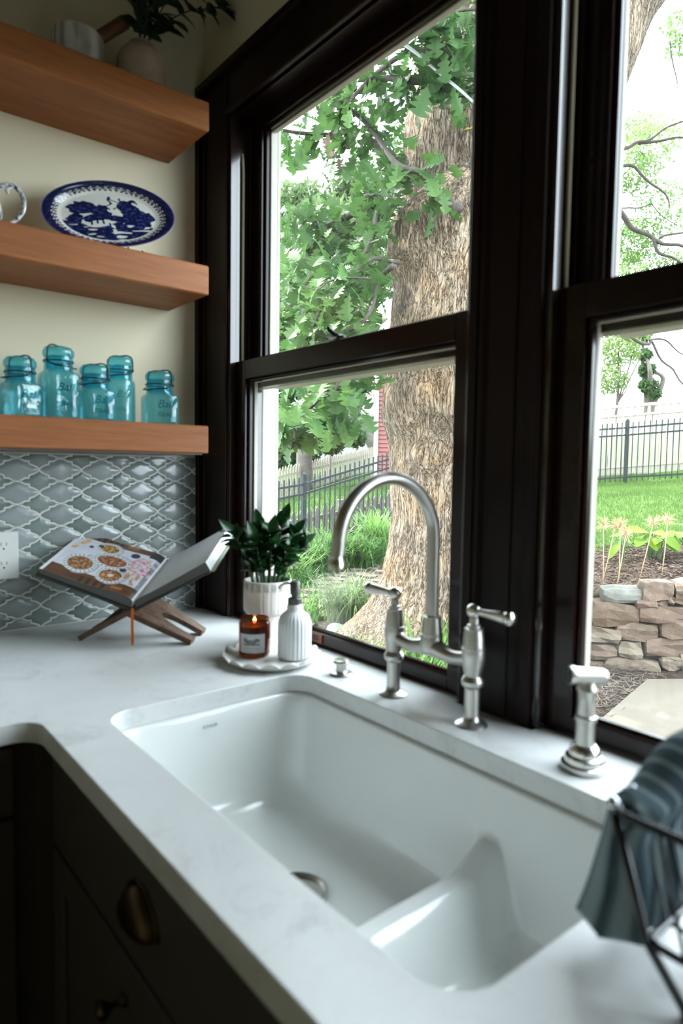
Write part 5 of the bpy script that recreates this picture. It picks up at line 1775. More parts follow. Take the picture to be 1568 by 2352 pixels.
# ---- lawn blades
def blades(name, pts, hmin, hmax, wid, mat, label, cat):
    n_ = len(pts)
    a = rng.uniform(0, 2 * np.pi, n_)
    h_ = rng.uniform(hmin, hmax, n_)
    v = np.zeros((n_ * 3, 3))
    z = height(pts[:, 0], pts[:, 1])
    for k, s_ in enumerate((-1, 1)):
        v[k::3, 0] = pts[:, 0] + np.cos(a) * wid * s_
        v[k::3, 1] = pts[:, 1] + np.sin(a) * wid * s_
        v[k::3, 2] = z - 0.01
    v[2::3, 0] = pts[:, 0] + rng.normal(size=n_) * h_ * 0.45
    v[2::3, 1] = pts[:, 1] + rng.normal(size=n_) * h_ * 0.45
    v[2::3, 2] = z + h_
    me = bpy.data.meshes.new(name)
    me.from_pydata(v.tolist(), [], np.arange(n_ * 3).reshape(-1, 3).tolist())
    me.materials.append(mat)
    ob = link(name, me, None)
    tag(ob, label, cat)
    ob['kind'] = 'stuff'
M_BLADE = leafy('grass_blade', (0.021, 0.057, 0.0075), (0.078, 0.135, 0.03), 0.4, 0.6, 0.2, 0.8)
c_ = rng.uniform(0, 1, (60000, 2))
pt_ = np.c_[-7 + 6.5 * c_[:, 0], 5.0 + 9.5 * c_[:, 1]]
keep = np.array([zone(x, y) == 1 for x, y in pt_])
blades('lawn_grass', pt_[keep], 0.04, 0.085, 0.006, M_BLADE, 'mown green lawn rising to the fence behind the mulch bed', 'grass')
pt_ = np.c_[rng.uniform(-19, -6.6, 45000), rng.uniform(4.5, 15, 45000)]
keep = np.array([zone(x, y) == 1 and x < -2.2 - 0.45 * y for x, y in pt_])
blades('meadow_grass', pt_[keep], 0.05, 0.14, 0.010, M_BLADE, 'bright green grass on the slope beyond the left fence', 'grass')

# ================================================================== the old oak
def bark_mat():
    N = NT('furrowed_bark')
    tc = N.n('TexCoord')
    nzv = N.n('TexNoise', i_Vector=tc.outputs['Object'], i_Scale=2.2, i_Detail=3.0)
    mixv = N.n('MixRGB', i_0=0.10, i_1=tc.outputs['Object'], i_2=nzv.outputs['Color'])
    def stretched(sx, sz, det, dist=0.0, rough=0.6):
        mp = N.n('Mapping')
        mp.inputs['Scale'].default_value = (sx, sx, sz)
        N.link(mixv.outputs[0], mp.inputs['Vector'])
        nd = N.n('TexNoise', i_Scale=1.0, i_Detail=det, i_Roughness=rough, i_Distortion=dist)
        N.link(mp.outputs[0], nd.inputs['Vector'])
        # ridged: cracks where the noise crosses its middle
        a_ = N.n('Math', operation='SUBTRACT', i_0=nd.outputs['Fac'], i_1=0.5)
        b_ = N.n('Math', operation='ABSOLUTE', i_0=a_.outputs[0])
        c_ = N.n('MapRange')
        c_.inputs['From Max'].default_value = 0.11
        N.link(b_.outputs[0], c_.inputs['Value'])
        return c_.outputs[0], nd.outputs['Fac']
    r1, f1 = stretched(30, 4.2, 4.0, 0.9)
    r2, f2 = stretched(85, 19.0, 3.0, 0.5)
    big = N.n('TexNoise', i_Vector=tc.outputs['Object'], i_Scale=2.6, i_Detail=4.0)
    fine = N.n('TexNoise', i_Vector=tc.outputs['Object'], i_Scale=70.0, i_Detail=4.0)
    h1 = N.n('Math', operation='MULTIPLY_ADD', i_0=r1, i_1=0.55, i_2=0.0)
    h2 = N.n('Math', operation='MULTIPLY_ADD', i_0=r2, i_1=0.40, i_2=h1.outputs[0])
    hgt = N.n('Math', operation='MULTIPLY_ADD', i_0=fine.outputs['Fac'], i_1=0.25, i_2=h2.outputs[0])
    col = N.ramp(hgt.outputs[0], [(0.16, (0.016, 0.010, 0.007)), (0.36, (0.075, 0.052, 0.034)), (0.62, (0.185, 0.140, 0.098)), (1.10, (0.29, 0.235, 0.175))])
    tint = N.ramp(big.outputs['Fac'], [(0.32, (0.66, 0.66, 0.68)), (0.52, (1.0, 1.0, 1.0)), (0.72, (1.15, 0.98, 0.80))])
    mu = N.n('MixRGB', blend_type='MULTIPLY', i_0=1.0, i_1=col, i_2=tint)
    b = N.bsdf(i_Roughness=0.95)
    b.inputs['Specular IOR Level'].default_value = 0.1
    N.link(mu.outputs[0], b.inputs['Base Color'])
    N.link(N.bump(hgt.outputs[0], 0.9, 0.022), b.inputs['Normal'])
    return N.m
M_BARK = bark_mat()
M_TWIG = plain('grey_twig', (0.039, 0.03, 0.024), 0.9, noise_amt=0.4, noise_scale=30, bump=0.6, bump_scale=90)
oak = thing('oak_tree', 'massive old oak with furrowed bark and lobed leaves outside the left window', 'tree', (TREE.x, TREE.y, -0.15))
LEFT = [(-.35, -1.12), (-.15, -.95), (-.07, -.89), (.07, -.75), (.27, -.58), (.47, -.49), (.93, -.437), (1.46, -.447), (1.77, -.482), (1.97, -.515), (2.15, -.488), (2.52, -.454), (2.80, -.43), (2.90, -.47), (2.97, -.52), (3.08, -.50), (3.29, -.50), (3.42, -.42), (3.55, -.33)]
def interp(tb, z):
    for (a, va), (b, vb) in zip(tb, tb[1:]):
        if z <= b:
            t = max(0, (z - a) / (b - a))
            return va + (vb - va) * t
    return tb[-1][1]
def bark_noise(p):
    q_ = Vector((p.x * 9, p.y * 9, p.z * 1.6))
    return 0.018 * noise.noise(q_) + 0.035 * noise.noise(Vector(p) * 1.9) + 0.009 * noise.noise(Vector((p.x * 24, p.y * 24, p.z * 5))) 
mb = MB()
NA, NZ = 220, 190
rows = []
for j in range(NZ):
    z = -0.35 + 4.11 * j / (NZ - 1)
    L = interp(LEFT, z)
    RL = 0.2 - L
    Rb = 0.64 + 0.30 * math.exp(-(z + .15) / .22)
    if z > 3.05:                        # closes over where the two stems leave
        kq = math.sqrt(max(0.0004, 1 - ((z - 3.05) / 0.72) ** 2))
        Rb *= kq
        RL *= kq
    row = []
    for i in range(NA):
        th = 2 * math.pi * i / NA
        ld = Vector((math.cos(th), math.sin(th)))        # x: along RH, y: along FH
        wl = max(0.0, -ld.x) ** 1.3
        r = Rb + (RL - Rb) * wl
        ror = 0.10 * max(0, math.sin(th * 5 + 0.6)) * math.exp(-(z + .15) / .25)
        p = TREE + RH * (0.2 + ld.x * (r + ror)) + FH * (ld.y * (r + ror)) + Vector((0, 0, z))
        nrm = RH * ld.x + FH * ld.y
        dn = bark_noise(p)
        # healed knots on the face of the trunk
        for ks, kz, kr, kh in ((0.08, 1.86, .22, .055), (-.18, 1.5, .16, .05), (-.05, 3.1, .22, -.04), (-.33, 1.83, .2, .05), (0.28, 2.45, .25, .03)):
            if ld.y < 0.2:
                dd = math.hypot((0.2 + ld.x * r) - ks, (z - kz) * 0.9) / kr
                dn += kh * math.exp(-dd * dd * 1.5) - 0.6 * abs(kh) * math.exp(-((dd - 1.15) / 0.28) ** 2)
        row.append(p + nrm * dn)
    rows.append(row)
mb.grid(rows, NA, NZ, closed_u=True)
def stem_tube(axis, rad, n, na):
    P = catmull([Vector(p) for p in axis], n)
    tmp = MB()
    R_ = [interp([(i / (len(rad) - 1), r) for i, r in enumerate(rad)], k / (len(P) - 1)) for k in range(len(P))]
    tmp.tube(P, R_, na)
    out = []
    for idx, v in enumerate(tmp.v):
        v = Vector(v)
        k = min(idx // na, len(P) - 1)
        nn = (v - P[k])
        nn = nn.normalized() if nn.length > 1e-6 else Vector((0, 0, 1))
        out.append(v + nn * bark_noise(v) * 1.2)
    mb.add(out, tmp.f)
A_ax = [TREE + RH * s + FH * d + Vector((0, 0, z)) for s, z, d in ((.18, 2.6, .1), (.16, 3.2, .12), (.12, 3.6, .15), (.09, 3.95, .15), (.16, 4.3, .15), (.22, 4.65, .2), (.36, 5.1, .3), (.6, 5.9, .5), (.8, 7.0, .8))]
stem_tube(A_ax, [.55, .50, .46, .45, .445, .44, .42, .36, .3], 14, 120)
B_ax = [TREE + RH * s + FH * d + Vector((0, 0, z)) for s, z, d in ((.42, 2.2, -.02), (.44, 3.1, -.12), (.62, 3.65, -.12), (.86, 4.25, -.1), (1.15, 4.95, 0), (1.60, 5.75, .1), (1.85, 6.9, .3))]
stem_tube(B_ax, [.56, .52, .46, .40, .37, .33, .28], 14, 110)
mb.build('trunk', M_BARK, oak, smooth=True)

BR = [
    (-.72, .030, .008, [(1060, 480), (1000, 440), (960, 395), (905, 375), (850, 290), (780, 230), (735, 205)]),
    (-.35, .036, .010, [(960, 400), (925, 382), (890, 350), (820, 300), (770, 310), (700, 305), (650, 300)]),
    (-.75, .026, .014, [(1180, 222), (1095, 205), (960, 185), (890, 180), (830, 182), (770, 195)]),
    (-.75, .032, .012, [(1180, 165), (1095, 150), (1050, 140), (1000, 112), (930, 128), (870, 165), (800, 235)]),
    (-.78, .013, .005, [(1000, 112), (985, 85), (980, 55)]),
    (-.45, .026, .005, [(930, 465), (895, 462), (862, 500), (850, 560), (800, 640), (745, 690), (700, 790), (655, 860)]),
    (-.6, .018, .005, [(915, 605), (880, 598), (840, 602), (790, 660), (755, 730), (715, 800)]),
    (-.8, .020, .006, [(905, 610), (870, 645), (845, 720), (800, 760), (750, 768), (700, 745)]),
    (-.85, .024, .004, [(905, 850), (865, 853), (790, 868), (765, 900), (725, 925), (680, 962), (675, 1000), (672, 1022)]),
    (-.85, .011, .004, [(792, 868), (799, 905), (775, 950), (745, 955), (710, 975)]),
    (.4, .06, .02, [(930, 478), (880, 470), (850, 455), (825, 480), (790, 500), (740, 520), (690, 508)]),
    (.2, .018, .006, [(850, 480), (800, 520), (765, 540), (730, 515), (690, 505)]),
    (-.3, .014, .005, [(760, 620), (715, 640), (690, 690), (660, 700)]),
    (-1.0, .012, .004, [(1120, 18), (1060, 22), (1030, 30), (990, 20)]),
    (-.9, .008, .003, [(850, 640), (770, 640), (730, 660), (690, 655)]),
]
branch_pts = []
for dp, r0_, r1_, pts in BR:
    P = catmull([px(a, b, dp + 0.12 * math.sin(i * 1.9)) for i, (a, b) in enumerate(pts)], 5)
    n_ = len(P)
    P = [p + Vector((noise.noise(p * 5), noise.noise(p * 5 + Vector((9, 0, 0))), noise.noise(p * 5 + Vector((0, 9, 0))))) * 0.02 for p in P]
    mbb = MB().tube(P, [r0_ + (r1_ - r0_) * i / (n_ - 1) for i in range(n_)], 7)
    mbb.build('branch', M_TWIG, oak, smooth=True)
    branch_pts += [(P[i], dp) for i in range(2, n_)]

def lobed_outline(n_lobes=4, rr=None):
    """half outline of a lobed oak leaf: list of (half width, along)"""
    out = [(0.012, 0.0), (0.016, 0.10)]
    for k in range(n_lobes):
        t = 0.16 + 0.80 * k / n_lobes
        w = (0.20, 0.30, 0.42, 0.34)[k]
        out += [(w * 0.38, t), (w, t + 0.09), (w * 0.92, t + 0.145)]
    out += [(0.12, 0.985), (0.03, 1.0)]
    return out
M_OLEAF = leafy('oak_leaf', (0.022, 0.058, 0.014), (0.070, 0.130, 0.036), 0.45, 0.5, 0.2, 1.2)
M_YLEAF = leafy('yellow_leaf', (0.126, 0.138, 0.015), (0.165, 0.174, 0.024), 0.4, 0.5)
def oak_leaf(name, size, mat, bend, seed):
    o_ = lobed_outline()
    v, f = [], []
    for w, t in o_:
        z = -bend * size * (t - 0.15) ** 2
        v += [(-w * size, t * size, z + 0.22 * w * size), (0, t * size, z), (w * size, t * size, z + 0.22 * w * size)]
    for j in range(len(o_) - 1):
        for k in (0, 1):
            f.append((j * 3 + k, j * 3 + k + 1, (j + 1) * 3 + k + 1, (j + 1) * 3 + k))
    me = bpy.data.meshes.new(name)
    me.from_pydata(v, [], f)
    me.materials.append(mat)
    return me
LM = [oak_leaf('leaf', s_, M_OLEAF, b_, i) for i, (s_, b_) in enumerate(((.17, .3), (.15, .5), (.19, .15), (.13, .35)))]
LY = oak_leaf('leaf', .16, M_YLEAF, .3, 9)
rl = random.Random(5)
cands = []
for p, dp in branch_pts:
    for k in range(rl.choice((1, 2, 2, 3))):
        q_ = p + Vector((rl.gauss(0, .085), rl.gauss(0, .085), rl.gauss(-.02, .085)))
        cands.append(q_)
# further twigs fill the crown to the left of the trunk
for x0_, x1_, y0_, y1_, d0_, d1_, n_ in ((625, 880, 500, 850, -.6, 1.4, 270), (625, 800, 460, 620, -.2, 1.6, 110), (640, 950, 190, 400, -.7, .8, 48), (800, 930, 330, 500, -.5, .9, 60), (930, 1110, 0, 130, -1.2, -.6, 55), (900, 1110, 130, 250, -1.0, -.7, 22), (625, 830, 860, 985, -1.2, .5, 95), (625, 700, 270, 330, -.4, .4, 9), (625, 690, 960, 1020, -.9, -.7, 10)):
    for k in range(n_):
        cands.append(px(rl.uniform(x0_, x1_), rl.uniform(y0_, y1_), rl.uniform(d0_, d1_)))
def leaf_at(p):
    dr = Vector((rl.gauss(0, .7), rl.gauss(0, .7) - .15, rl.gauss(-.55, .45)))
    up = Vector((rl.gauss(0.15, .45), rl.gauss(-.35, .45), 1.0))
    return leaf_matrix(p, dr, up, rl.uniform(-.5, .5), rl.uniform(.75, 1.15))
def stray(p):                            # no leaves low over the lawn or across the bare lower trunk
    d_ = p - CAM
    u, v = 784 + 1541.3 * d_.dot(R0) / d_.dot(F0), 1176 + 1541.3 * d_.dot(D0) / d_.dot(F0)
    return v > 1010 or (u > 890 and v > 540)
cands = [p for p in cands if not stray(p)]
cands.sort(key=lambda p: (p - CAM).length)
near, rest = cands[:297], cands[297:]
for p in near:
    piece('leaf', rl.choice(LM), oak, leaf_at(p))
for (a, b, d_) in ((1002, 105, -.95), (955, 108, -.9), (1060, 300, -.9)):
    piece('leaf', LY, oak, leaf_matrix(px(a, b, d_), (0.6, 0.5, 0.12), (-.2, -.8, .6), 0, 0.95))
fv, ff = [], []
for p in rest:
    me = rl.choice(LM)
    M = leaf_at(p)
    o_ = len(fv)
    fv += [tuple(M @ v.co) for v in me.vertices]
    ff += [tuple(i + o_ for i in pl2.vertices) for pl2 in me.polygons]
if fv:
    MB().add(fv, ff).build('foliage', M_OLEAF, oak, kind='stuff', fix=False)
# dead brown leaves hanging in the crown
M_DEAD = leafy('dead_leaf', (0.06, 0.039, 0.024), (0.114, 0.084, 0.054), 0.3, 0.8)
LD = oak_leaf('dead_leaf', .11, M_DEAD, .8, 3)
for k in range(22):
    a, b = rl.choice(((790, 235, ), (795, 260), (775, 305), (770, 318)))
    piece('dead_leaf', LD, oak, leaf_matrix(px(a + rl.gauss(0, 14), b + rl.gauss(0, 20), -.5 + rl.gauss(0, .1)), (rl.gauss(0, .4), rl.gauss(0, .4), -1), (rl.gauss(0, 1), -1, .2), 0, rl.uniform(.6, 1)))
# unseen crown foliage added high above, shaped to dim the sky light indoors
cr = np.random.default_rng(77)
cp = []
while len(cp) < 9000:
    x, y = cr.uniform(-8, 1.3), cr.uniform(0.5, 10)
    if math.hypot(x + 2.2, y - 3.5) > 5.6 or (x - 1.75) / (y + .6) > -0.62:
        continue
    rho = math.hypot(x - CAM.x, y - CAM.y)
    z = CAM.z + 0.95 * rho + 0.7 + cr.uniform(0, 1) ** 1.3 * 3.5
    # gather the leaves into sprays with gaps between them
    if noise.noise(Vector((x * .9, y * .9, z * .9))) < -0.12:
        continue
    if z < 13:
        cp.append((x, y, z))
cp = np.array(cp)
a_ = cr.normal(size=cp.shape) * np.array([1, 1, .35]); a_ /= np.linalg.norm(a_, axis=1)[:, None]
b_ = np.cross(a_, cr.normal(size=cp.shape) * .5 + np.array([0, 0, 1.0])); b_ /= np.linalg.norm(b_, axis=1)[:, None]
sz_ = cr.uniform(.10, .17, len(cp))[:, None]
qv = np.stack([cp - a_ * sz_, cp + b_ * sz_ * .5, cp + a_ * sz_, cp - b_ * sz_ * .5], 1).reshape(-1, 3)
MB().add(qv.tolist(), np.arange(len(qv)).reshape(-1, 4).tolist()).build('added_crown_foliage', M_OLEAF, oak, kind='stuff', fix=False)
# cable beside the trunk
cbl = thing('utility_cable', 'pale twin utility cable slanting across the oak trunk', 'cable', tuple(px(1000, 160, -.95)))
M_CABLE = plain('pale_cable', (0.126, 0.126, 0.123), 0.5)
for o_ in (0, 5):
    MB().tube(catmull([px(890, 70 - o_, -.95), px(915, 95 - o_, -.95), px(965, 130 - o_ * .5, -.96), px(1000, 161, -.97), px(1050, 201 + o_ * .3, -.98), px(1092, 240, -1.0), px(1180, 325 + o_, -1.0)], 6), 0.0085, 8).build('strand', M_CABLE, cbl, smooth=True)

# ================================================================== fences
M_IRON = plain('black_iron', (0.010, 0.014, 0.015), 0.6, 0.0, spec=0.2)
def iron_fence(pts, label, H=1.30, step=0.112):
    f_ = thing('iron_fence', label, 'fence', (pts[0][0], pts[0][1], pts[0][2]))
    for (a, b) in zip(pts, pts[1:]):
        A, B = Vector(a), Vector(b)
        L = (B - A).length
        n_ = int(L / step)
        e = (B - A).normalized()
        me = MB().box((-.009, -.009, 0.03), (.009, .009, H)).build('picket', M_IRON, None)
        mesh = me.data
        bpy.data.objects.remove(me)
        yaw = math.atan2(e.y, e.x)
        for k in range(n_ + 1):
            P = A.lerp(B, k / n_)
            piece('picket', mesh, f_, Matrix.Translation(P) @ Matrix.Rotation(yaw, 4, 'Z'))
        for hh in (0.12, H - 0.27, H - 0.115):
            r_ = MB()
            s_ = Vector((-e.y, e.x, 0)).normalized() * 0.016
            u_ = Vector((0, 0, 0.017))
            q_ = [A + s_ + u_, A - s_ + u_, A - s_ - u_, A + s_ - u_]
            w_ = [p + (B - A) for p in q_]
            r_.add([p + Vector((0, 0, hh)) for p in q_ + w_], [(0, 1, 2, 3), (7, 6, 5, 4), (0, 4, 5, 1), (1, 5, 6, 2), (2, 6, 7, 3), (3, 7, 4, 0)])
            r_.build('rail', M_IRON, f_)
    for p in pts:
        MB().box((p[0] - .034, p[1] - .034, p[2] - .1), (p[0] + .034, p[1] + .034, p[2] + H + .03), 0.004).lathe([(0.05, 0), (0.05, 0.012), (0.02, 0.04), (0.001, 0.05)], (p[0], p[1], p[2] + H + .03), 4).build('post', M_IRON, f_)
iron_fence(FENCE_L, 'black iron picket fence climbing the slope left of the oak')
iron_fence([(-6.9, 11.0, .95), (-5.55, 12.95, 1.15), (-2.6, 14.6, 1.42)], 'black iron picket fence at the top of the right lawn')
M_GREYWOOD = wood('weathered_wood', (0.051, 0.042, 0.033), (0.102, 0.087, 0.0705), (14, 14, 2), 0.85, bump=0.4, fine=4)
M_PALEWOOD = wood('bleached_wood', (0.165, 0.141, 0.108), (0.234, 0.213, 0.174), (14, 14, 2), 0.85, bump=0.3, fine=4)
def picket_fence(A, B, H0, H1, label, mat, step, wid, posts=True, under=0.15):
    A, B = Vector(A), Vector(B)
    f_ = thing('wooden_fence', label, 'fence', tuple(A))
    e = (B - A)
    L = Vector((e.x, e.y, 0)).length
    d_ = e.normalized()
    yaw = math.atan2(e.y, e.x)
    n_ = int(L / step)
    for k in range(n_ + 1):
        t = k / n_
        P = A + e * t
        H = H0 + (H1 - H0) * t + rs.uniform(-.02, .02)
        w2 = wid / 2
        m_ = MB().prism([(-w2, -under), (w2, -under), (w2, H - .09), (w2 * .55, H - .03), (0, H), (-w2 * .55, H - .03), (-w2, H - .09)], -.01, .01, axis=1)
        m_.v = [tuple(Matrix.Translation(P) @ Matrix.Rotation(yaw, 4, 'Z') @ Vector(v)) for v in m_.v]
        m_.build('picket', mat, f_)
    nrm = Vector((-math.sin(yaw), math.cos(yaw), 0))
    for hh in (0.28, 0.72):
        r_ = MB()
        q_ = [A + nrm * .012 + Vector((0, 0, hh * H0 - .04)), A + nrm * .05 + Vector((0, 0, hh * H0 - .04)), A + nrm * .05 + Vector((0, 0, hh * H0 + .04)), A + nrm * .012 + Vector((0, 0, hh * H0 + .04))]
        w_ = [p + e + Vector((0, 0, hh * (H1 - H0))) for p in q_]
        r_.add(q_ + w_, [(0, 1, 2, 3), (7, 6, 5, 4), (0, 4, 5, 1), (1, 5, 6, 2), (2, 6, 7, 3), (3, 7, 4, 0)])
        r_.build('rail', mat, f_)
    if posts:
        for t in (0, 0.5, 1.0):
            P = A + e * t
            MB().box((-.06, -.06, -.2), (.06, .06, H0 + (H1 - H0) * t + .04), 0.008, M=Matrix.Translation(P + nrm * .08) @ Matrix.Rotation(yaw, 4, 'Z')).build('post', mat, f_)
picket_fence(foot(655, 11.4, -.12), foot(905, 13.1, .18), .72, .74, 'weathered grey wooden picket fence just behind the left iron fence', M_GREYWOOD, 0.17, 0.105)
picket_fence((-14.6, 9.6, .3), (-17.7, 16.6, 1.25), .98, 1.05, 'bleached wooden picket fence far up the sunny left slope', M_PALEWOOD, 0.16, 0.1)
# tall privacy fence behind the right iron fence
pf = thing('privacy_fence', 'tall pale board fence with square openings behind the right iron fence', 'fence', (-7.4, 13.2, 1.0))
PA, PB = Vector((-7.6, 12.9, 1.0)), Vector((-3.4, 17.4, 1.55))
e = PB - PA
yaw = math.atan2(e.y, e.x)
L = e.length
n_ = int(L / 0.165)
bme = MB().box((-.072, -.012, -.2), (.072, .012, 1.55)).build('board', M_PALEWOOD, None)
bmesh_ = bme.data
bpy.data.objects.remove(bme)
ime = MB().box((-.035, -.012, 1.55), (.035, .012, 1.75)).build('slat', M_PALEWOOD, None)
imesh_ = ime.data
bpy.data.objects.remove(ime)
for k in range(n_):
    P = PA + e * ((k + .5) / n_)
    piece('board', bmesh_, pf, Matrix.Translation(P + Vector((0, 0, rs.uniform(-.015, .015)))) @ Matrix.Rotation(yaw, 4, 'Z'))
    piece('slat', imesh_, pf, Matrix.Translation(P) @ Matrix.Rotation(yaw, 4, 'Z'))
for hh, th in ((1.55, .05), (1.77, .07), (0.35, .05)):
    MB().box((0, -.03, hh - th / 2), (L, .03, hh + th / 2), M=Matrix.Translation(PA) @ Matrix((e.normalized(), Vector((-e.y, e.x, 0)).normalized(), e.normalized().cross(Vector((-e.y, e.x, 0)).normalized()))).transposed().to_4x4()).build('rail', M_PALEWOOD, pf)

# ================================================================== buildings beyond
def clap_mat(name, c):
    return plain(name, c, 0.7, noise_amt=0.08, noise_scale=3)
rd = thing('red_shed', 'red clapboard shed beyond the fence beside the oak', 'shed', (-12.4, 11.7, .8))
RX = Vector((0.70, 0.714, 0)).normalized()
RY = Vector((-0.714, 0.70, 0)).normalized()
RC = Vector((-12.38, 11.78, 0.55))
MS = Matrix((RX, RY, Vector((0, 0, 1)))).transposed().to_4x4()
MS = Matrix.Translation(RC) @ MS
M_RED = clap_mat('faded_red_paint', (0.126, 0.033, 0.03))
MB().box((0.02, 0.02, 0), (4.0, 3.5, 4.4), M=MS).build('body', M_RED, rd)
sd = MB()
for k in range(36):
    z0 = 0.12 * k
    for face in (0, 1):
        v = [(0.0, -0.018, z0), (4.0, -0.018, z0), (4.0, 0.02, z0 + .125), (0.0, 0.02, z0 + .125), (0.0, 0.02, z0), (4.0, 0.02, z0)] if face == 0 else [(-0.018, 0.0, z0), (-0.018, 3.5, z0), (0.02, 3.5, z0 + .125), (0.02, 0.0, z0 + .125), (0.02, 0.0, z0), (0.02, 3.5, z0)]
        sd.add([MS @ Vector(p) for p in v], [(0, 1, 2, 3), (0, 4, 5, 1)])
sd.build('siding', M_RED, rd, kind='stuff')
MB().box((-0.05, -0.05, 0), (0.07, 0.07, 4.4), M=MS).build('corner_board', M_EXT, rd)
MB().box((-0.35, -0.35, 4.4), (4.3, 3.8, 4.55), 0.02, M=MS).build('roof', plain('shed_roof', (0.07, 0.066, 0.062), 0.8), rd)

hs_ = thing('white_house', 'distant white house with a brick porch up the left slope', 'house', (-25.5, 21.0, 1.5))
HC = px(775, 1003, 29.4)
MH = Matrix.Translation(HC) @ Matrix((Vector((0.55, 0.835, 0)), Vector((-0.835, 0.55, 0)), Vector((0, 0, 1)))).transposed().to_4x4()
M_HWHITE = plain('white_house_paint', (0.24, 0.237, 0.228), 0.7)
M_BRICK = plain('pink_brick', (0.15, 0.09, 0.066), 0.8, noise_amt=0.15, noise_scale=8)
MB().box((-3.5, 1.6, -1.6), (6.5, 7, 2.4), M=MH).build('wall', M_BRICK, hs_)
MB().box((-3.8, -0.5, -1.6), (6.5, 1.6, -0.05), M=MH).build('porch_base', M_HWHITE, hs_)
MB().box((-3.9, -0.6, .68), (6.7, 1.9, 1.15), M=MH).build('porch_beam', M_HWHITE, hs_)
rf = MB().add([MH @ Vector(p) for p in ((-4.2, -0.9, 1.1), (6.9, -0.9, 1.1), (6.9, 4.3, 3.6), (-4.2, 4.3, 3.6), (-4.2, 7.6, 1.6), (6.9, 7.6, 1.6), (-4.2, -.9, 1.0), (6.9, -.9, 1.0))], [(0, 1, 2, 3), (3, 2, 5, 4), (6, 7, 1, 0), (0, 3, 4), (1, 5, 2)])
rf.build('roof', plain('pale_roof', (0.186, 0.18, 0.174), 0.8), hs_)
for x in (-3.4, -.05 - .25, 1.55, 4.5):
    MB().box((x - .18, -.35, -.05), (x + .18, 0.0, .7), 0.01, M=MH).build('column', M_HWHITE, hs_)
for x0_, x1_ in ((0.25, 0.75), (2.3, 2.75)):
    w_ = MB().box((x0_ - .08, 1.5, -.35), (x1_ + .08, 1.62, .70), M=MH).build('window', M_HWHITE, hs_)
    MB().box((x0_, 1.47, -.28), (x1_, 1.52, .64), M=MH).build('pane', plain('dark_pane', (0.04, 0.045, 0.05), 0.1), w_)

# ================================================================== background trees and bushes
M_FAR = leafy('far_foliage', (0.036, 0.072, 0.024), (0.102, 0.144, 0.06), 0.5, 0.7, 0.2, 0.35)
M_FARD = leafy('far_dark_foliage', (0.021, 0.051, 0.018), (0.06, 0.108, 0.039), 0.45, 0.7, 0.2, 0.35)
M_AIRY = leafy('airy_foliage', (0.07, 0.13, 0.035), (0.17, 0.24, 0.085), 0.6, 0.7, 0.15, 0.5)
M_FARBARK = plain('far_bark', (0.06, 0.0495, 0.0405), 0.9, noise_amt=0.3, noise_scale=4)
def foliage(parent, blobs, n_, size, mat, seed):
    r_ = np.random.default_rng(seed)
    vs = []
    tot = sum(b[3] ** 2 * b[4] for b in blobs)
    for (x, y, z, rr_, dens) in blobs:
        m = max(8, int(n_ * rr_ ** 2 * dens / tot))
        d_ = r_.normal(size=(m, 3))
        d_ /= np.linalg.norm(d_, axis=1)[:, None]
        rad = rr_ * r_.uniform(0.25, 1.0, m) ** 0.6
        # small tufts
        c = np.array([x, y, z]) + d_ * rad[:, None] * np.array([1, 1, .8])
        c += r_.normal(size=(m, 3)) * 0.05 * rr_
        a = r_.normal(size=(m, 3)); a /= np.linalg.norm(a, axis=1)[:, None]
        b = np.cross(a, r_.normal(size=(m, 3))); b /= np.linalg.norm(b, axis=1)[:, None]
        s_ = size * r_.uniform(.6, 1.3, m)[:, None]
        q_ = np.stack([c - a * s_, c + b * s_ * .42 + a * s_ * .1, c + a * s_, c - b * s_ * .42 + a * s_ * .1], 1)
        vs.append(q_.reshape(-1, 3))
    v = np.concatenate(vs)
    f = np.arange(len(v)).reshape(-1, 4)
    MB().add(v.tolist(), f.tolist()).build('foliage', mat, parent, kind='stuff', fix=False)
def bg_tree(label, base_px, d_, blobs_px, n_, size, mat, seed, trunk=True, tr=.18, cat='tree', name='background_tree'):
    bx_, by_ = base_px
    P = px(bx_, by_, d_)
    P.z = gz(P.x, P.y)
    t = thing(name, label, cat, tuple(P))
    bl = []
    for (x, y, r_px, dd, dens) in blobs_px:
        Q = px(x, y, d_ + dd)
        bl.append((Q.x, Q.y, Q.z, r_px * (DT + d_ + dd) / 1541.3, dens))
    foliage(t, bl, n_, size, mat, seed)
    if trunk:
        rr_ = random.Random(seed)
        c = Vector(bl[0][:3])
        mid = P.lerp(c, 0.55) + Vector((rr_.uniform(-.3, .3), rr_.uniform(-.3, .3), 0))
        MB().tube(catmull([P - Vector((0, 0, .15)), mid, c], 6), [tr - tr * .55 * i / 12 for i in range(13)], 9).build('trunk', M_FARBARK, t, smooth=True)
        for b in bl[1:]:
            B_ = Vector(b[:3])
            MB().tube(catmull([mid, mid.lerp(B_, .5) + Vector((rr_.uniform(-.4, .4), rr_.uniform(-.4, .4), rr_.uniform(.0, .5))), B_], 5), [tr * .45 - tr * .38 * i / 10 for i in range(11)], 7).build('limb', M_FARBARK, t, smooth=True)
    return t
bg_tree('tall pale green tree far behind the oak leaves in the left window', (700, 1010), 16, [(760, 560, 120, 0, 1), (690, 480, 75, 1, .8), (830, 440, 75, 1, .8), (650, 620, 90, 0, 1), (720, 700, 110, -1, 1), (840, 620, 80, 1, .7), (780, 790, 70, 0, .6), (650, 780, 80, 0, .9)], 15000, .15, M_FAR, 31, tr=.28)
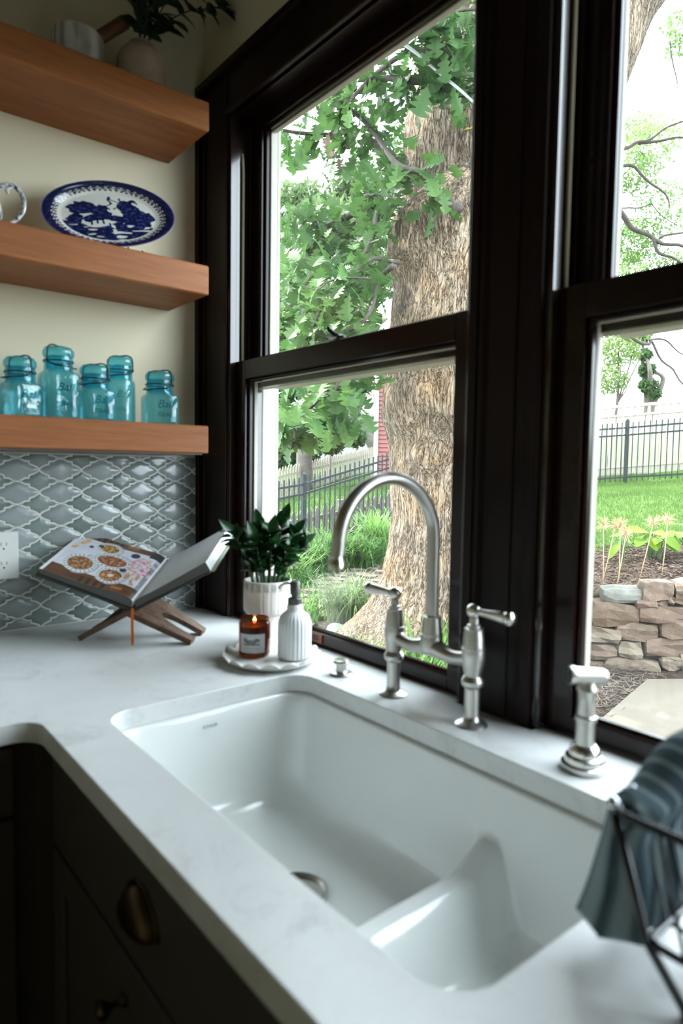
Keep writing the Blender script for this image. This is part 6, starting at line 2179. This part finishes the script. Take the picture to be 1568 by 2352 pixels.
bg_tree('slim green tree with leaning trunk in front of the far white house', (880, 975), 26, [(800, 870, 60, 0, 1), (740, 900, 45, 0, .8), (690, 860, 55, 1, 1), (850, 790, 45, 0, .7), (650, 900, 40, 1, .8), (775, 935, 25, 0, .5)], 6500, .17, M_FARD, 32, tr=.3)
bg_tree('loose hedge of pale shrubs on the far left slope', (740, 1060), 19, [(640, 1045, 45, 0, 1), (700, 1040, 38, 0, 1), (760, 1020, 34, 1, .8), (815, 1005, 30, 2, .6), (690, 1000, 26, 2, .4)], 4200, .12, M_FAR, 33, trunk=False, cat='shrub', name='shrub_hedge')
bg_tree('airy light green tree against the white sky in the right window', (1700, 900), 10, [(1500, 330, 70, 0, .5), (1450, 400, 60, 0, .6), (1530, 480, 80, 0, .35), (1450, 560, 65, 0, .8), (1540, 620, 60, 0, .5), (1460, 300, 45, 1, .5), (1560, 60, 40, 0, .5), (1555, 110, 30, 0, .4)], 7500, .05, M_AIRY, 34, trunk=False)
bg_tree('green tree in the lower right window near the white frame', (1400, 890), 12, [(1420, 800, 55, 0, 1), (1400, 870, 45, 0, .9), (1465, 750, 45, 0, .6), (1440, 620, 50, 0, .6)], 3600, .06, M_AIRY, 35, tr=.05)
bg_tree('ivy covered trunk rising behind the tall board fence', (1492, 925), 19, [(1488, 885, 22, 0, 1), (1485, 850, 20, 0, 1), (1480, 815, 18, 0, .8), (1475, 775, 22, 0, .6), (1500, 905, 18, 0, .9)], 2600, .09, M_FARD, 36, tr=.32)
# bare dark limbs crossing the right window
lt = thing('bare_limbs', 'dark crooked tree limbs crossing the right window', 'branches', tuple(px(1750, 700, 2.0)))
for dp, r0_, r1_, pts in ((1.5, .035, .012, [(1400, 345), (1440, 342), (1470, 325), (1500, 315), (1530, 295), (1600, 270)]), (1.6, .03, .012, [(1470, 325), (1520, 318), (1600, 310)]), (1.2, .03, .01, [(1400, 368), (1450, 382), (1495, 412), (1525, 440), (1540, 470)]), (1.5, .014, .006, [(1400, 480), (1450, 478), (1490, 470), (1520, 490), (1560, 520)]), (1.0, .05, .016, [(1390, 470), (1432, 492), (1460, 520), (1500, 548), (1560, 575), (1640, 620)]), (1.0, .03, .012, [(1500, 548), (1520, 585), (1545, 605), (1600, 640)]), (1.2, .02, .012, [(1510, 545), (1545, 535), (1600, 535)]),
                        (2.5, .040, .012, [(1405, 735), (1440, 762), (1462, 790), (1490, 795), (1500, 790), (1530, 835), (1570, 880), (1620, 920)]), (2.5, .022, .008, [(1490, 787), (1530, 780), (1560, 810), (1600, 850)]), (2.2, .008, .004, [(1422, 840), (1425, 870), (1420, 895), (1425, 925)]), (1.5, .012, .005, [(1535, 100), (1540, 150), (1548, 190), (1540, 215)])):
    P = catmull([px(a, b, dp) for a, b in pts], 5)
    P = [p + Vector((noise.noise(p * 4), noise.noise(p * 4 + Vector((9, 0, 0))), noise.noise(p * 4 + Vector((0, 9, 0))))) * 0.055 for p in P]
    MB().tube(P, [0.62 * (r0_ + (r1_ - r0_) * i / (len(P) - 1)) for i in range(len(P))], 7).build('limb', M_TWIG, lt, smooth=True)

# ================================================================== planting near the window
def blade_clump(label, x, y, n_, H, spread, mat, seed, cat='plant', name='grass_clump', w=.008, group=None):
    r_ = random.Random(seed)
    z0 = gz(x, y)
    t = thing(name, label, cat, (x, y, z0), group)
    mbc = MB()
    for k in range(n_):
        a = r_.uniform(0, 2 * math.pi)
        b = Vector((x + r_.gauss(0, .045 + spread * .12), y + r_.gauss(0, .045 + spread * .12), z0 - .02))
        d_ = Vector((math.cos(a), math.sin(a), 0))
        L = H * r_.uniform(.6, 1.15)
        out_ = spread * r_.uniform(.35, 1.25)
        s_ = Vector((-d_.y, d_.x, 0)) * w * r_.uniform(.6, 1.3)
        pts = []
        for i in range(6):
            u = i / 5
            pts.append(b + d_ * out_ * u ** 1.6 + Vector((0, 0, L * (1.35 * u - .62 * r_.uniform(.8, 1.3) * u * u))))
        o_ = len(mbc.v)
        for i, p in enumerate(pts):
            k2 = (1 - (i / 5) ** 2.2) * (0.7 + .3 * min(1, i))
            mbc.v += [tuple(p - s_ * k2), tuple(p + s_ * k2)]
        for i in range(5):
            mbc.f.append((o_ + 2 * i, o_ + 2 * i + 1, o_ + 2 * i + 3, o_ + 2 * i + 2))
    mbc.build('blades', mat, t, kind='stuff', fix=False)
    return t
M_LILY = leafy('daylily_blade', (0.030, 0.09, 0.016), (0.13, 0.24, 0.06), 0.45, 0.45, 0.3, 3.0)
M_SEDGE = leafy('pale_sedge_blade', (0.055, 0.095, 0.03), (0.16, 0.21, 0.095), 0.45, 0.5, 0.3, 3.0)
blade_clump('pale arching grass clump at the left foot of the oak', -3.12, 3.22, 330, .62, .50, M_SEDGE, 41, w=.006)
blade_clump('broad bladed daylily left of the arching clump', -3.40, 2.95, 44, .50, .42, M_LILY, 42, w=.013)
blade_clump('dense daylily clump below the tall fence post', *foot(712, 9.54, 0)[:2], 260, .72, .5, M_LILY, 43, w=.011)
blade_clump('daylily clump nearest the left window frame', *foot(655, 8.75, 0)[:2], 240, .66, .5, M_LILY, 44, w=.011)
blade_clump('daylily clump against the iron pickets under the spout', *foot(770, 10.04, 0)[:2], 280, .80, .52, M_LILY, 45, w=.012)
blade_clump('tall daylily clump at the fence beside the oak', *foot(868, 10.69, 0)[:2], 300, .92, .55, M_LILY, 46, w=.012)
blade_clump('low daylily clump in front of the fence beside the oak', *foot(838, 10.17, 0)[:2], 260, .66, .5, M_LILY, 47, w=.011)
blade_clump('daylily clump between the path and the fence post', *foot(690, 8.59, 0)[:2], 110, .36, .4, M_LILY, 55, w=.010)
blade_clump('upright green blades at the right foot of the oak', -1.28, 2.42, 80, .66, .26, M_LILY, 48, w=.013)
blade_clump('grassy tuft below the bridge of the tap', -1.55, 2.12, 120, .42, .34, M_LILY, 49, w=.009)
blade_clump('grassy tuft beside the dark window post', -1.05, 2.2, 110, .46, .32, M_LILY, 50, w=.010)
blade_clump('thin pale tuft in front of the oak root', -1.9, 2.0, 26, .36, .26, M_SEDGE, 51, w=.008)
def big_leaf_plant(name, label, x, y, leaves, mat, stalk, L, W, seed, cat='plant', group=None):
    z0 = gz(x, y)
    t = thing(name, label, cat, (x, y, z0), group)
    me = oval_leaf('leaf', L, W, mat, 0.12, 0.25, 1.35, 10)
    for (dx, dy, h_, yawd, pitch, sc) in leaves:
        p = Vector((x + dx, y + dy, z0 + h_))
        MB().tube(catmull([(x + dx * .1, y + dy * .1, z0 - .03), (x + dx * .45, y + dy * .45, z0 + h_ * .7), tuple(p)], 4), 0.006, 6).build('stalk', stalk, t, smooth=True)
        a = math.radians(yawd)
        dr = Vector((math.cos(a), math.sin(a), math.tan(math.radians(pitch))))
        piece('leaf', me, t, leaf_matrix(p, dr, (0.2, -0.45, 1), 0, sc))
    return t
M_HOSTA = leafy('hosta_leaf', (0.055, 0.12, 0.006), (0.14, 0.215, 0.012), 0.45, 0.5, 0.15, 4.0)
M_STALK = plain('pale_green_stalk', (0.042, 0.084, 0.018), 0.5)
rh = random.Random(8)
def hosta_leaves(n_, R_, h0, h1):
    out = []
    for k in range(n_):
        a = 360 * k / n_ + rh.uniform(-20, 20)
        rr_ = R_ * rh.uniform(.4, 1)
        out.append((rr_ * math.cos(math.radians(a)), rr_ * math.sin(math.radians(a)), rh.uniform(h0, h1), a + rh.uniform(-25, 25), rh.uniform(-28, 12), rh.uniform(.7, 1.1)))
    return out
def hxy(pxx, pyy, d_):
    P = px(pxx, pyy, d_)
    return P.x, P.y
x_, y_ = hxy(1492, 1284, .8)
big_leaf_plant('hosta', 'lime green hosta in the middle of the mulch bed', x_, y_, hosta_leaves(9, .13, .16, .30), M_HOSTA, M_STALK, .19, .12, 1)
x_, y_ = hxy(1512, 1287, .75)
big_leaf_plant('hosta', 'smaller hosta tucked right of the middle hosta', x_, y_, hosta_leaves(6, .12, .14, .26), M_HOSTA, M_STALK, .17, .10, 2)
x_, y_ = hxy(1578, 1280, .85)
big_leaf_plant('hosta', 'hosta at the right edge of the mulch bed', x_, y_, hosta_leaves(8, .16, .14, .28), M_HOSTA, M_STALK, .20, .12, 3)
x_, y_ = hxy(1432, 1290, .8)
big_leaf_plant('hosta', 'hosta with a single drooping leaf behind the seed heads', x_, y_, [(.0, .0, .30, 40, 8, 1.1), (-.03, -.05, .17, 235, -48, .85), (-.06, .05, .24, 170, 5, .8)], M_HOSTA, M_STALK, .19, .11, 4)
M_HEART = leafy('blue_green_leaf', (0.045, 0.084, 0.045), (0.078, 0.126, 0.066), 0.35, 0.5)
x_, y_ = -2.55, 2.45
big_leaf_plant('broadleaf_plant', 'pale broad leaved plant low under the left window', x_, y_, [(.02, .02, .12, 50, 25, 1.0), (-.12, -.07, .10, 200, 15, .9), (-.02, -.09, .05, 300, 5, .6)], M_HEART, M_STALK, .19, .17, 5)
# dried seed heads
M_SEED = plain('straw_seed_head', (0.36, 0.25, 0.14), 0.8)
heads = [((1385, 1206), (1385, 1329), 0.0, 'leftmost straw coloured seed head by the window frame'), ((1413, 1207), (1381, 1312), 0.15, 'leaning seed head just behind its upright neighbour'), ((1424, 1205), (1421, 1316), 0.1, 'upright seed head in front of the leaning one'), ((1437, 1225), (1414, 1339), -.05, 'lowest seed head, in front of the drooping hosta leaf'), ((1500, 1199), (1468, 1311), .15, 'slanting seed head over the middle hosta'), ((1533, 1193), (1520, 1301), .2, 'tallest and rightmost straw coloured seed head')]
rk2 = random.Random(4)
for hp_, bp2, dd, lab in heads:
    B_ = px(*bp2, dd)
    B_.z = gz(B_.x, B_.y) - 0.01
    Hd = px(*hp_, dd + .02)
    t = thing('seed_head', lab, 'flower', tuple(B_), 'dried seed heads in the mulch bed')
    MB().tube([B_, B_.lerp(Hd, .5) + Vector((.004, 0, 0)), Hd], 0.0042, 6).build('stem', M_SEED, t, smooth=True)
    m_ = MB()
    for k in range(70):
        d_ = Vector((rk2.gauss(0, 1), rk2.gauss(0, 1), rk2.gauss(0.2, 1))).normalized() * rk2.uniform(.045, .078)
        m_.tube([Hd + d_ * .08, Hd + d_], [.0016, .0012], 3)
        m_.lathe([(.0004, -.002), (.0026, 0), (.0004, .002)], Hd + d_, 4, cap=False)
    m_.build('spokes', M_SEED, t, kind='stuff', fix=False)
# flat path stones left of the oak
fp = thing('flagstone_path', 'irregular flat stone path between the oak and the daylilies', 'path', (-4.6, 4.4, -.16))
M_FLAG = ground_mat('flagstone', [(0.45, (0.045, 0.034, 0.027)), (0.75, (0.085, 0.067, 0.053)), (1.0, (0.12, 0.10, 0.082))], 10.0, 0.5)
rf2 = random.Random(12)
for i in range(13):
    for j in range(6):
        u, v = i / 13, (j - 2.5) / 6
        c = Vector((-3.6, 2.7)).lerp(Vector((-5.3, 6.2)), u) + Vector((-.85, -.41)) * v * -1.5
        c += Vector((rf2.uniform(-.09, .09), rf2.uniform(-.09, .09)))
        n_ = rf2.choice((5, 6, 7))
        a0 = rf2.uniform(0, 6)
        r_ = rf2.uniform(.08, .155)
        poly = [(c.x + r_ * rf2.uniform(.65, 1.2) * math.cos(a0 + 2 * math.pi * k / n_), c.y + r_ * rf2.uniform(.65, 1.2) * math.sin(a0 + 2 * math.pi * k / n_)) for k in range(n_)]
        z = gz(c.x, c.y)
        MB().prism(poly, z - .04, z + .022 + rf2.uniform(0, .02)).build('flagstone', M_FLAG, fp)
